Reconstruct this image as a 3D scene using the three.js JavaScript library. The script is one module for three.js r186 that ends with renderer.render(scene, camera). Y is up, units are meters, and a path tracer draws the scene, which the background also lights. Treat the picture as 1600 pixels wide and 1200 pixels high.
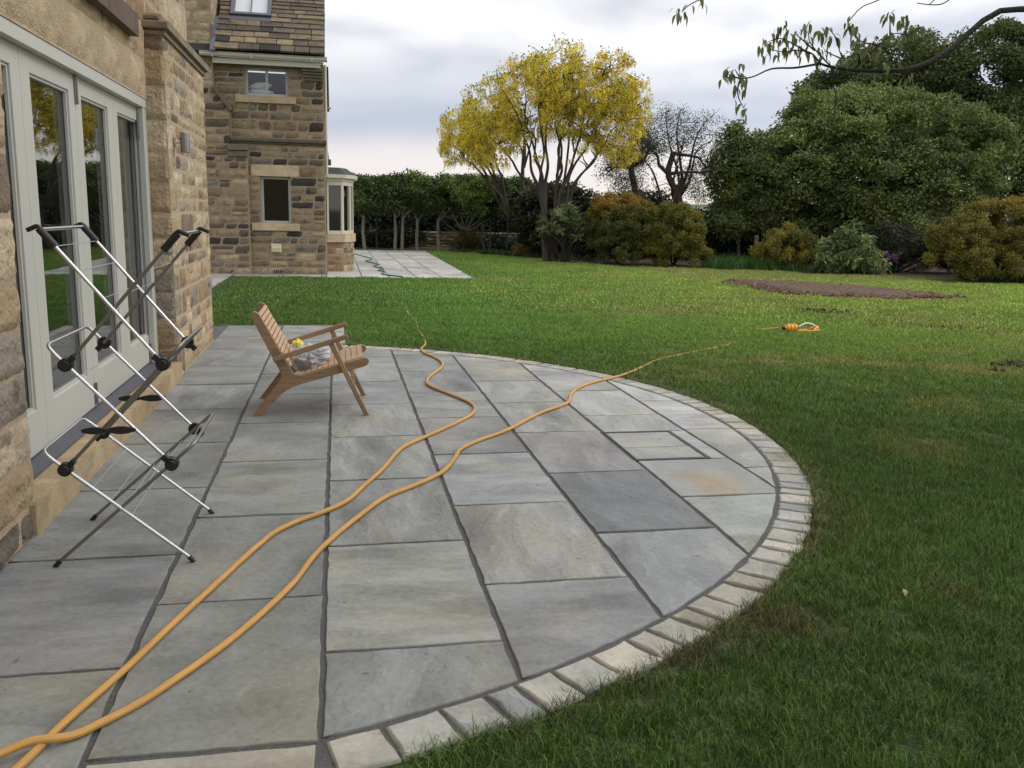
import * as THREE from 'three';
import { mergeGeometries } from 'three/addons/utils/BufferGeometryUtils.js';

// ---------------------------------------------------------------- camera, sky, sun, exposure
const scene = new THREE.Scene();
const camera = new THREE.PerspectiveCamera(46.89, 4 / 3, 0.05, 4000);
camera.position.set(0, 1.5, 0);
camera.rotation.order = 'YXZ';
const D2R = Math.PI / 180;
camera.rotation.set(-10.845 * D2R, -11.289 * D2R, 1.34 * D2R);
const renderer = new THREE.WebGLRenderer({ antialias: true });
renderer.toneMapping = THREE.LinearToneMapping;
renderer.toneMappingExposure = 1.0;
renderer.shadowMap.enabled = true;
const SKY_GAIN = 1.0;
const sunDir = new THREE.Vector3(0.80, 0.56, 0.12).normalize();
const sun = new THREE.DirectionalLight(new THREE.Color(1.0, 0.93, 0.82), 0.85);
sun.position.copy(sunDir).multiplyScalar(60);
sun.castShadow = true;
sun.shadow.radius = 34;
sun.shadow.mapSize.set(2048, 2048);
Object.assign(sun.shadow.camera, { left: -45, right: 45, top: 45, bottom: -45, near: 1, far: 160 });
sun.name = 'sun';
scene.add(sun, sun.target);

// ---------------------------------------------------------------- noise
function rng(seed) { let a = seed >>> 0; return () => { a = (a + 0x6D2B79F5) | 0; let t = Math.imul(a ^ (a >>> 15), 1 | a); t = (t + Math.imul(t ^ (t >>> 7), 61 | t)) ^ t; return ((t ^ (t >>> 14)) >>> 0) / 4294967296; }; }
const TAB = new Float32Array(65536); { const r = rng(77); for (let i = 0; i < 65536; i++) TAB[i] = r(); }
const mod = (a, n) => ((a % n) + n) % n;
function vn(x, y, px, py, s) {                                        // value noise that tiles over px x py cells
  const xi = Math.floor(x), yi = Math.floor(y); let fx = x - xi, fy = y - yi;
  fx = fx * fx * (3 - 2 * fx); fy = fy * fy * (3 - 2 * fy);
  const x0 = (mod(xi, px) + s * 37) & 255, x1 = (mod(xi + 1, px) + s * 37) & 255, y0 = ((mod(yi, py) + s * 91) & 255) << 8, y1 = ((mod(yi + 1, py) + s * 91) & 255) << 8;
  const a = TAB[x0 + y0], b = TAB[x1 + y0], c = TAB[x0 + y1], d = TAB[x1 + y1];
  return a + (b - a) * fx + (c - a) * fy + (a - b - c + d) * fx * fy;
}
function fbm(u, v, px, py, oct, s) { let t = 0, w = 0.5, n = 0; for (let i = 0; i < oct; i++) { t += w * vn(u * px, v * py, px, py, s + i * 7); n += w; w *= 0.5; px *= 2; py *= 2; } return t / n; }
const N2 = (x, y, s = 0) => { let t = 0, w = 0.5, f = 1; for (let i = 0; i < 4; i++) { t += w * vn(x * f + 31.7 * i, y * f + 11.3 * i, 256, 256, s + i * 5); w *= 0.5; f *= 2; } return t / 0.9375; };
const clamp = (x, a = 0, b = 1) => Math.min(b, Math.max(a, x));
const sm = (a, b, x) => { const t = clamp((x - a) / (b - a)); return t * t * (3 - 2 * t); };
const lerp = (a, b, t) => a + (b - a) * t;
const mixc = (a, b, t) => [lerp(a[0], b[0], t), lerp(a[1], b[1], t), lerp(a[2], b[2], t)];
const scl = (c, k) => [c[0] * k, c[1] * k, c[2] * k];

// ---------------------------------------------------------------- overcast sky, computed over the whole sphere
{
  const W = 1536, H = 768, px = new Float32Array(W * H * 4);
  for (let j = 0; j < H; j++) {
    const el = ((j + 0.5) / H - 0.5) * Math.PI, y = Math.sin(el), cy = Math.cos(el);
    for (let i = 0; i < W; i++) {
      const az = ((i + 0.5) / W - 0.5) * 2 * Math.PI, x = cy * Math.cos(az), z = cy * Math.sin(az);
      const e = Math.max(el, 0) / D2R, k = 1 / (Math.max(y, 0) + 0.13);                     // clouds lie on a flat layer
      const cx = x * k, cz = z * k;
      const wx = 0.5 * (N2(cx * 0.9 + 70, cz * 0.9, 14) - 0.5), big = N2(cx * 0.8 + 40.3 + wx, cz * 0.8 + 17.9 - wx, 3), fine = N2(cx * 2.6 + 9 + wx, cz * 2.6 + 50, 8);
      let d = big * 0.60 + fine * 0.40;
      d = sm(0.38, 0.63, d);
      let c = mixc([0.62, 0.655, 0.725], [1.06, 1.05, 1.06], d);
      c = scl(c, 1 + 0.10 * (N2(cx * 4, cz * 4, 12) - 0.5));
      const band = sm(3.6, 6.0, e + 2.2 * (N2(az * 5 + 100, 4, 21) - 0.5));                  // clear pale strip under the cloud edge
      const low = mixc([0.92, 0.83, 0.76], [0.90, 0.86, 0.86], sm(0, 4, e));
      const grey = mixc([0.55, 0.60, 0.71], c, sm(5, 12.5, e + 3 * (fine - 0.5)));
      c = mixc(low, grey, band);
      c = scl(c, 1 + 0.16 * sm(14, 60, e));
      const sd = x * sunDir.x + y * sunDir.y + z * sunDir.z;
      c = scl(c, 1 + 0.75 * Math.pow(Math.max(0, 0.5 + 0.5 * sd), 5));                       // thinner cloud round the sun
      if (el < 0) c = mixc([0.80, 0.74, 0.68], [0.16, 0.17, 0.12], sm(0, 6, -el / D2R));
      const o = (j * W + i) * 4; px[o] = c[0] * SKY_GAIN; px[o + 1] = c[1] * SKY_GAIN; px[o + 2] = c[2] * SKY_GAIN; px[o + 3] = 1;
    }
  }
  const t = new THREE.DataTexture(px, W, H, THREE.RGBAFormat, THREE.FloatType);
  t.mapping = THREE.EquirectangularReflectionMapping; t.magFilter = t.minFilter = THREE.LinearFilter; t.needsUpdate = true;
  scene.background = t; scene.environment = t;
}

// ---------------------------------------------------------------- helpers: objects
const used = {};
function numbered(n) { const k = used[n] = (used[n] ?? -1) + 1; return k ? `${n}_${String(k).padStart(3, '0')}` : n; }
function tag(o, label, category, extra = {}) { o.userData = { label, category, ...extra }; return o; }
function thing(name, label, category, pos = [0, 0, 0], extra) { const g = new THREE.Group(); g.name = numbered(name); g.position.set(...pos); tag(g, label, category, extra); scene.add(g); return g; }
function mesh(name, geo, mat, parent, label) { const m = new THREE.Mesh(geo, mat); m.name = name; m.castShadow = m.receiveShadow = true; (parent || scene).add(m); if (label) m.userData.label = label; return m; }
function inst(name, geo, mat, parent, list) {                         // list of {m: Matrix4, c: [r,g,b]}
  const im = new THREE.InstancedMesh(geo, mat, list.length); im.name = name; im.castShadow = im.receiveShadow = true; const c = new THREE.Color();
  list.forEach((q, i) => { im.setMatrixAt(i, q.m); im.setColorAt(i, c.setRGB(...(q.c || [1, 1, 1]))); });
  (parent || scene).add(im); return im;
}
const V = (x, y, z) => new THREE.Vector3(x, y, z);

// ---------------------------------------------------------------- helpers: textures
const s8 = (l) => { l = clamp(l); return 255 * (l <= 0.0031308 ? 12.92 * l : 1.055 * Math.pow(l, 1 / 2.4) - 0.055); };
function tex(size, fn, srgb = true) {
  const p = new Uint8Array(size * size * 4);
  for (let j = 0; j < size; j++) for (let i = 0; i < size; i++) {
    const c = fn((i + 0.5) / size, (j + 0.5) / size), o = (j * size + i) * 4, a = Array.isArray(c) ? c : [c, c, c];
    for (let k = 0; k < 3; k++) p[o + k] = srgb ? s8(a[k]) : 255 * clamp(a[k]); p[o + 3] = 255;
  }
  const t = new THREE.DataTexture(p, size, size, THREE.RGBAFormat); t.wrapS = t.wrapT = THREE.RepeatWrapping; t.magFilter = THREE.LinearFilter; t.minFilter = THREE.LinearMipmapLinearFilter; t.generateMipmaps = true;
  if (srgb) t.colorSpace = THREE.SRGBColorSpace; t.needsUpdate = true; return t;
}
const rep = (t, k) => { t.repeat.set(k, k); return t; };
const mat = (c, r = 0.8, o = {}) => new THREE.MeshStandardMaterial({ color: new THREE.Color().setRGB(...c), roughness: r, ...o });

// ---------------------------------------------------------------- materials
const slabMats = [0, 1, 2].map((k) => {
  const s = 11 + k * 23, fx = [3, 9, 4][k], fy = [11, 4, 5][k];
  const h = (u, v) => { const w = fbm(u, v, 4, 4, 3, s + 1) * 0.35, a = fbm(u + w * 0.4, v + w * 0.3, fx, fy, 6, s); return a; };
  const vein = (u, v) => Math.pow(1 - Math.abs(2 * fbm(u + 0.12 * fbm(u, v, 5, 5, 2, s + 9), v, fx, fy, 5, s + 3) - 1), 14);
  const map = rep(tex(1024, (u, v) => {
    const a = h(u, v), b = fbm(u, v, 3, 3, 4, s + 5), g = fbm(u, v, 96, 96, 2, s + 2), ve = vein(u, v) * sm(0.42, 0.62, fbm(u, v, 5, 5, 2, s + 8)), dk = sm(0.80, 0.86, fbm(u, v, 42, 42, 3, s + 6)) * sm(0.5, 0.62, fbm(u, v, 4, 4, 2, s + 16)) * 0.4;
    const fl = 0.8 * sm(0.54, 0.60, fbm(u + 0.05 * a, v, fx * 2, fy * 2, 5, s + 18)) * sm(0.45, 0.6, fbm(u, v, 3, 3, 2, s + 19)); let t = 0.62 + 0.36 * (a - 0.5) * 1.7 + 0.18 * (b - 0.5) + 0.17 * (g - 0.5) + 0.11 * ve + 0.085 * fl; t *= 1 - dk;
    const warm = sm(0.5, 0.75, fbm(u, v, 4, 4, 3, s + 12)) * 0.06;
    return [t * (1 + warm), t * (1 + 0.012), t * (0.985 - warm * 1.3)];
  }), 1 / 1.5);
  const bump = rep(tex(1024, (u, v) => { const a = h(u, v), st = Math.floor(a * 7) / 7 + sm(0.7, 1, (a * 7) % 1) / 7; return 0.5 * a + 0.4 * st + 0.1 * fbm(u, v, 64, 64, 3, s + 4); }, false), 1 / 1.5);
  return mat([1.45, 1.45, 1.45].map(() => 1), 0.72, { map, bumpMap: bump, bumpScale: 0.02, vertexColors: true });
});
const stoneMats = [0, 1, 2].map((k) => {
  const s = 101 + k * 17;
  const map = rep(tex(512, (u, v) => {
    const a = fbm(u, v, 5, 7, 5, s), g = fbm(u, v, 70, 70, 2, s + 2), st = sm(0.55, 0.8, fbm(u, v, 7, 9, 4, s + 4)), li = sm(0.6, 0.8, fbm(u, v, 11, 9, 4, s + 6));
    const t = 0.66 + 0.42 * (a - 0.5) + 0.2 * (g - 0.5); const dk = 1 - [0.18, 0.32, 0.55][k] * st;
    return mixc([t * dk, t * dk * 0.985, t * dk * 0.95], [0.78, 0.74, 0.66], li * 0.25);
  }), 1 / 0.8);
  const bump = rep(tex(512, (u, v) => 0.6 * fbm(u, v, 8, 11, 5, s + 8) + 0.4 * fbm(u, v, 40, 40, 3, s + 9), false), 1 / 0.8);
  return mat([1, 1, 1], 0.92, { map, bumpMap: bump, bumpScale: 0.028, vertexColors: true });
});
const grainT = rep(tex(512, (u, v) => { const t = 0.8 + 0.45 * (fbm(u, v, 80, 80, 3, 5) - 0.5) + 0.2 * (fbm(u, v, 6, 6, 4, 9) - 0.5); return [t, t, t]; }), 1 / 0.6);
const grainB = rep(tex(512, (u, v) => fbm(u, v, 70, 70, 3, 41), false), 1 / 0.6);
const M = {
  joint: mat([0.125, 0.122, 0.118], 0.95, { map: grainT, bumpMap: grainB, bumpScale: 0.004 }),
  pointing: mat([0.52, 0.41, 0.28], 0.95, { map: grainT, bumpMap: grainB, bumpScale: 0.006 }),
  pointingFar: mat([0.40, 0.315, 0.215], 0.95, { map: grainT, bumpMap: grainB, bumpScale: 0.006 }),
  sawn: mat([1, 1, 1], 0.85, { map: stoneMats[0].map, bumpMap: grainB, bumpScale: 0.0015, vertexColors: true }),
  paint: mat([0.485, 0.48, 0.432], 0.45),
  cream: mat([0.62, 0.58, 0.47], 0.4),
  greyFrame: mat([0.47, 0.47, 0.45], 0.5),
  slate: mat([0.085, 0.088, 0.105], 0.55, { bumpMap: grainB, bumpScale: 0.0012 }),
  lead: mat([0.12, 0.125, 0.14], 0.6),
  rubber: mat([0.02, 0.02, 0.021], 0.6),
  black: mat([0.012, 0.012, 0.013], 0.42),
  chrome: mat([0.60, 0.60, 0.61], 0.24, { metalness: 1 }),
  steelDark: mat([0.30, 0.29, 0.28], 0.33, { metalness: 1 }),
  ironmongery: mat([0.20, 0.20, 0.20], 0.4, { metalness: 0.7 }),
  wire: mat([0.55, 0.55, 0.56], 0.35, { metalness: 0.8 }),
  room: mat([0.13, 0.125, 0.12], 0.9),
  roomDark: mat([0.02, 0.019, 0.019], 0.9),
  white: mat([0.74, 0.75, 0.76], 0.85),
  glass: new THREE.MeshPhysicalMaterial({ color: new THREE.Color().setRGB(0.86, 0.9, 0.89), roughness: 0, transmission: 1, thickness: 0, ior: 1.75 }),
  bark: mat([0.10, 0.085, 0.065], 0.95, { bumpMap: grainB, bumpScale: 0.02 }),
  barkDark: mat([0.05, 0.043, 0.036], 0.95, { bumpMap: grainB, bumpScale: 0.02 }),
  barkPale: mat([0.36, 0.32, 0.26], 0.95, { bumpMap: grainB, bumpScale: 0.01 }),
  leaf: new THREE.MeshPhysicalMaterial({ color: 0xffffff, roughness: 0.8, transmission: 0.22, thickness: 0, vertexColors: true, side: THREE.DoubleSide }),
  petal: new THREE.MeshPhysicalMaterial({ color: 0xffffff, roughness: 0.95, transmission: 0.3, thickness: 0, vertexColors: true, side: THREE.DoubleSide }),
  grass: mat([1, 1, 1], 0.75, { vertexColors: true, side: THREE.DoubleSide }),
};

// ---------------------------------------------------------------- helpers: geometry
class MB {                                                            // collects triangles: position, uv, colour
  constructor() { this.p = []; this.u = []; this.c = []; this.i = []; }
  v(x, y, z, u = 0, w = 0, c = [1, 1, 1]) { this.p.push(x, y, z); this.u.push(u, w); this.c.push(c[0], c[1], c[2]); return this.p.length / 3 - 1; }
  t(a, b, c) { this.i.push(a, b, c); }
  q(a, b, c, d) { this.i.push(a, b, c, a, c, d); }
  geo(flat) {
    let g = new THREE.BufferGeometry();
    g.setAttribute('position', new THREE.Float32BufferAttribute(this.p, 3)); g.setAttribute('uv', new THREE.Float32BufferAttribute(this.u, 2)); g.setAttribute('color', new THREE.Float32BufferAttribute(this.c, 3)); g.setIndex(this.i);
    if (flat) g = g.toNonIndexed(); g.computeVertexNormals(); return g;
  }
}
function boxUV(g, off = [0, 0]) {                                      // uv in metres by the face's direction
  g = g.index ? g.toNonIndexed() : g; const p = g.attributes.position, n = p.count, uv = new Float32Array(n * 2), a = V(), b = V(), c = V();
  for (let i = 0; i < n; i += 3) {
    a.fromBufferAttribute(p, i); b.fromBufferAttribute(p, i + 1); c.fromBufferAttribute(p, i + 2);
    const nn = b.clone().sub(a).cross(c.clone().sub(a)), ax = Math.abs(nn.x), ay = Math.abs(nn.y), az = Math.abs(nn.z);
    for (let k = 0; k < 3; k++) { const x = p.getX(i + k), y = p.getY(i + k), z = p.getZ(i + k); const [u, v] = ax >= ay && ax >= az ? [z, y] : ay >= az ? [x, z] : [x, y]; uv[(i + k) * 2] = u + off[0]; uv[(i + k) * 2 + 1] = v + off[1]; }
  }
  g.setAttribute('uv', new THREE.BufferAttribute(uv, 2)); return g;
}
function tint(g, c) { const n = g.attributes.position.count, a = new Float32Array(n * 3); for (let i = 0; i < n; i++) a.set(c, i * 3); g.setAttribute('color', new THREE.BufferAttribute(a, 3)); return g; }
function box(x0, x1, y0, y1, z0, z1, bev = 0.004, off) {               // chamfered box between two corners
  const w = x1 - x0, h = y1 - y0, d = z1 - z0, b = Math.min(bev, w / 3, h / 3, d / 3);
  if (b <= 0) { const g = new THREE.BoxGeometry(w, h, d); g.translate((x0 + x1) / 2, (y0 + y1) / 2, (z0 + z1) / 2); return boxUV(g, off); }
  const s = new THREE.Shape([[b, b], [w - b, b], [w - b, h - b], [b, h - b]].map((q) => new THREE.Vector2(...q)));
  const g = new THREE.ExtrudeGeometry(s, { depth: d - 2 * b, bevelEnabled: true, bevelSize: b, bevelThickness: b, bevelSegments: 1 });
  g.translate(x0, y0, z0 + b); return boxUV(g, off);
}
function tube(pts, r, seg = 8, n, closed = false) { const c = new THREE.CatmullRomCurve3(pts.map((p) => V(...p)), closed, 'centripetal'); return new THREE.TubeGeometry(c, n || pts.length * 6, r, seg, closed); }
function bar(a, b, r, seg = 10) { const A = V(...a), B = V(...b), L = A.distanceTo(B), g = new THREE.CylinderGeometry(r, r, L, seg); g.applyQuaternion(new THREE.Quaternion().setFromUnitVectors(V(0, 1, 0), B.clone().sub(A).normalize())); g.translate((A.x + B.x) / 2, (A.y + B.y) / 2, (A.z + B.z) / 2); return g; }
function limb(mb, pts, r0, r1, seg = 6) {                              // tapered tube along points
  const c = new THREE.CatmullRomCurve3(pts.map((p) => V(...p)), false, 'centripetal'), n = Math.max(3, pts.length * 3), fr = c.computeFrenetFrames(n, false); let prev = null;
  for (let k = 0; k <= n; k++) {
    const t = k / n, p = c.getPointAt(t), r = lerp(r0, r1, Math.pow(t, 0.8)), row = [];
    for (let j = 0; j < seg; j++) { const a = j / seg * 2 * Math.PI, N = fr.normals[k], B = fr.binormals[k], ca = Math.cos(a) * r, sa = Math.sin(a) * r; row.push(mb.v(p.x + N.x * ca + B.x * sa, p.y + N.y * ca + B.y * sa, p.z + N.z * ca + B.z * sa, j / seg * 6.28 * r, t * 3)); }
    if (prev) for (let j = 0; j < seg; j++) mb.q(prev[j], prev[(j + 1) % seg], row[(j + 1) % seg], row[j]);
    prev = row;
  }
}
function slabGeo(poly, top, bot, bev, jit, col, seed, rot, own) {           // a flat stone with a worn, chamfered edge; poly is [x, z] counter-clockwise seen from above or not
  const r = rng(seed), P = []; let A = 0;
  poly.forEach((p, i) => { const q = poly[(i + 1) % poly.length]; A += p[0] * q[1] - q[0] * p[1]; });
  const pl = A > 0 ? poly.slice() : poly.slice().reverse();
  pl.forEach((p, i) => { const q = pl[(i + 1) % pl.length], L = Math.hypot(q[0] - p[0], q[1] - p[1]), n = Math.max(1, Math.round(L / 0.07)); for (let k = 0; k < n; k++) P.push([lerp(p[0], q[0], k / n), lerp(p[1], q[1], k / n)]); });
  const n = P.length, inn = [], out = [];
  for (let i = 0; i < n; i++) {
    const a = P[(i + n - 1) % n], b = P[i], c = P[(i + 1) % n]; let tx = c[0] - a[0], tz = c[1] - a[1]; const L = Math.hypot(tx, tz) || 1; tx /= L; tz /= L;
    const j = jit * r(), bb = bev * (0.6 + 0.8 * r());
    out.push([b[0] - tz * j, b[1] + tx * j]); inn.push([b[0] - tz * (j + bb), b[1] + tx * (j + bb)]);
  }
  const mb = new MB(), ca = Math.cos(rot), sa = Math.sin(rot), ox = r() * 3, oz = r() * 3, uv = own ? (x, z) => [x - own[0], z - own[1]] : (x, z) => [x * ca - z * sa + ox, x * sa + z * ca + oz];
  const tl = [(r() - 0.5) * 0.004, (r() - 0.5) * 0.004], cx = P[0][0], cz = P[0][1];
  const ty = (x, z) => top + (x - cx) * tl[0] + (z - cz) * tl[1];
  const I = inn.map(([x, z]) => mb.v(x, ty(x, z), z, ...uv(x, z), col));
  for (const f of THREE.ShapeUtils.triangulateShape(inn.map((p) => new THREE.Vector2(...p)), [])) mb.t(I[f[0]], I[f[2]], I[f[1]]);
  const I2 = inn.map(([x, z]) => mb.v(x, ty(x, z), z, ...uv(x, z), col)), O = out.map(([x, z]) => mb.v(x, top - bev * 0.7, z, ...uv(x, z), col)), B = out.map(([x, z]) => mb.v(x, bot, z, ...uv(x, z + 0.03), col));
  for (let i = 0; i < n; i++) { const k = (i + 1) % n; mb.q(I2[i], I2[k], O[k], O[i]); mb.q(O[i], O[k], B[k], B[i]); }
  return mb.geo();
}
function clip(poly, conv) {                                            // Sutherland-Hodgman against a convex counter-clockwise polygon
  let o = poly;
  for (let i = 0; i < conv.length && o.length; i++) {
    const a = conv[i], b = conv[(i + 1) % conv.length], s = (p) => (b[0] - a[0]) * (p[1] - a[1]) - (b[1] - a[1]) * (p[0] - a[0]), n = [];
    o.forEach((p, k) => { const q = o[(k + 1) % o.length], sp = s(p), sq = s(q); if (sp >= 0) n.push(p); if ((sp >= 0) !== (sq >= 0)) { const t = sp / (sp - sq); n.push([lerp(p[0], q[0], t), lerp(p[1], q[1], t)]); } });
    o = n;
  }
  return o.filter((p, i) => { const q = o[(i + 1) % o.length]; return Math.hypot(p[0] - q[0], p[1] - q[1]) > 0.012; });
}
function stoneGeo(w, h, o) {                                           // one rough-faced wall stone, front towards +z, its edge sunk into the pointing
  const { seg = 0.06, amp = 0.01, round = 0.03, proud = 0.012, sink = 0.006, depth = 0.05, col, seed, wob = 0.006 } = o, nx = Math.max(3, Math.round(w / seg)), ny = Math.max(3, Math.round(h / seg)), mb = new MB(), sx = seed * 3.17 % 97, sy = seed * 7.31 % 89, rows = [];
  for (let j = 0; j <= ny; j++) { rows.push([]); for (let i = 0; i <= nx; i++) {
    let x = (i / nx - 0.5) * w, y = (j / ny - 0.5) * h; const e = Math.min(w / 2 - Math.abs(x), h / 2 - Math.abs(y)), ex = w / 2 - Math.abs(x), ey = h / 2 - Math.abs(y);
    let k = sm(0, round, Math.min(e, Math.hypot(Math.min(ex, round), Math.min(ey, round)) * 0.75));
    const bx = (N2(sx + y * 9, sy + 3, 2) - 0.5) * 2 * wob, by = (N2(sx + 5, sy + x * 9, 4) - 0.5) * 2 * wob;
    x += bx; y += by;
    const z = -sink * (1 - k) + k * proud + k * amp * 2 * (N2(sx + x * 7, sy + y * 7, 6) - 0.5) + k * amp * 0.9 * (N2(sx + x * 22, sy + y * 22, 9) - 0.5);
    rows[j].push(mb.v(x, y, z, x + sx, y + sy, col));
  } }
  for (let j = 0; j < ny; j++) for (let i = 0; i < nx; i++) mb.q(rows[j][i], rows[j][i + 1], rows[j + 1][i + 1], rows[j + 1][i]);
  const rim = []; for (let i = 0; i < nx; i++) rim.push(rows[0][i]); for (let j = 0; j < ny; j++) rim.push(rows[j][nx]); for (let i = nx; i > 0; i--) rim.push(rows[ny][i]); for (let j = ny; j > 0; j--) rim.push(rows[j][0]);
  const F = rim.map((k) => mb.v(mb.p[k * 3], mb.p[k * 3 + 1], mb.p[k * 3 + 2], mb.u[k * 2], mb.u[k * 2 + 1], col)), B = rim.map((k) => mb.v(mb.p[k * 3], mb.p[k * 3 + 1], -depth, mb.u[k * 2], mb.u[k * 2 + 1] + 0.05, col));
  for (let i = 0; i < F.length; i++) { const k = (i + 1) % F.length; mb.q(F[k], F[i], B[i], B[k]); }
  return mb.geo();
}
// a frame on a wall: origin, direction along it and its outward normal
function frame(o, n) { const N = V(...n), U = V(0, 1, 0).cross(N), m = new THREE.Matrix4().makeBasis(U, V(0, 1, 0), N).setPosition(...o); return m; }
function setStone(parent, F, u, v, w, h, opt, name = 'stone', k = 0) { const m = mesh(name, stoneGeo(w, h, opt), stoneMats[k], parent); m.applyMatrix4(F.clone().multiply(new THREE.Matrix4().makeTranslation(u, v, 0))); return m; }
const PAL = {
  near: [[[0.55, 0.405, 0.245], 5], [[0.66, 0.51, 0.325], 5], [[0.44, 0.30, 0.175], 3], [[0.42, 0.36, 0.285], 1.8], [[0.74, 0.60, 0.42], 3.6], [[0.28, 0.205, 0.15], 0.9]],
  far: [[[0.46, 0.345, 0.215], 5], [[0.58, 0.445, 0.285], 3], [[0.33, 0.23, 0.135], 4], [[0.21, 0.155, 0.11], 3], [[0.31, 0.27, 0.22], 3], [[0.085, 0.07, 0.06], 2.0]],
  garden: [[[0.34, 0.27, 0.20], 4], [[0.58, 0.48, 0.37], 3], [[0.17, 0.14, 0.11], 3], [[0.30, 0.20, 0.15], 2]],
};
function pick(pal, r) { const T = PAL[pal]; let s = T.reduce((a, q) => a + q[1], 0) * r(); for (const q of T) { s -= q[1]; if (s <= 0) return scl(q[0], 0.88 + 0.24 * r()); } return T[0][0]; }
// coursed rubble between v0 and v1; span(v) gives the stretches [u0, u1] of a course
function rubble(parent, F, v0, v1, span, o, seed) {
  const r = rng(seed), br = [v0, ...(o.breaks || []).filter((b) => b > v0 + 0.02 && b < v1 - 0.02).sort((a, b) => a - b), v1]; let n = 0;
  for (let b = 0; b + 1 < br.length; b++) {
    const H = br[b + 1] - br[b], nc = Math.max(1, Math.round(H / ((o.h0 + o.h1) / 2))), cs = []; let sum = 0;
    for (let i = 0; i < nc; i++) { const q = lerp(o.h0, o.h1, r()); cs.push(q); sum += q; }
    let v = br[b];
    for (let q of cs) {
      q *= H / sum;
      for (const [u0, u1] of span(v + q / 2)) {
        let u = u0; const j = o.joint ?? 0.012;
        while (u < u1 - 0.02) {
          let w = lerp(o.w0, o.w1, Math.pow(r(), 1.3)) * (0.75 + 0.5 * q / ((o.h0 + o.h1) / 2)); if (u1 - u - w < o.w0 * 0.7) w = u1 - u;
          const parts = q > o.h1 * 0.8 && w > o.w0 && r() < (o.split ?? 0.25) ? [[0, lerp(0.4, 0.6, r())]] : null;
          const pieces = parts ? [[0, parts[0][1]], [parts[0][1], 1]] : [[0, 1]];
          for (const [a, c] of pieces) {
            const hh = q * (c - a), col = pick(o.pal, r), dark = col[0] < 0.12;
            setStone(parent, F, u + w / 2, v + q * (a + c) / 2, w - j, hh - j, { seg: o.seg, amp: (o.amp ?? 0.01) * (0.5 + 0.7 * r()), round: Math.min(0.022, hh * 0.22, w * 0.22), proud: (o.proud ?? 0.012) * (0.9 + 0.7 * r()), sink: o.sink ?? 0.002, col, seed: seed * 13 + n, wob: o.wob ?? 0.008, depth: o.depth ?? 0.04 }, 'stone', dark ? 1 : Math.floor(r() * 3)); n++;
          }
          u += w;
        }
      }
      v += q;
    }
  }
  return n;
}
const cut = (u0, u1, holes, v) => { let s = [[u0, u1]]; for (const [a, b, c, d] of holes) if (v > c && v < d) s = s.flatMap(([x, y]) => [[x, Math.min(y, a)], [Math.max(x, b), y]].filter(([p, q]) => q - p > 0.03)); return s; };

// ================================================================ GROUND
const PC = [-1.1, -6.17], R_IN = 3.93, R_OUT = 4.12;                  // the round patio
const SOIL = [[9.36, -20.19], [10.07, -20.3], [11.11, -19.97], [12.07, -18.76], [12.44, -17.61], [12.65, -16.43], [11.08, -16.08], [9.95, -16.57], [9.32, -17.26], [9.2, -18.72]];
const inPoly = (x, z, P) => { let c = false; for (let i = 0, j = P.length - 1; i < P.length; j = i++) if ((P[i][1] > z) !== (P[j][1] > z) && x < (P[j][0] - P[i][0]) * (z - P[i][1]) / (P[j][1] - P[i][1]) + P[i][0]) c = !c; return c; };
function paved(x, z, m = 0) {
  if (z > -12 - m && z < -1.99 + m && x < (z > -2.5 ? -0.06 : 0.09) + m && x > -1.6) return true;
  if (z > -2.3 && x < -0.68 + m) return true;
  if (x > -0.1 && Math.hypot(x - PC[0], z - PC[1]) < R_OUT + m) return true;
  if (z < -20.72 + m && z > -35.5 - m && x > -2.3 - m && x < 3.17 + (-20.6 - z) * 0.019 + m) return true;
  if (x < -2.3 + m && z < -10.4) return true;
  return false;
}
const dryBits = [[1.64, -2.86, 0.26, 0.15], [1.12, -2.70, 0.16, 0.10], [2.5, -3.05, 0.08, 0.12]];
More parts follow.
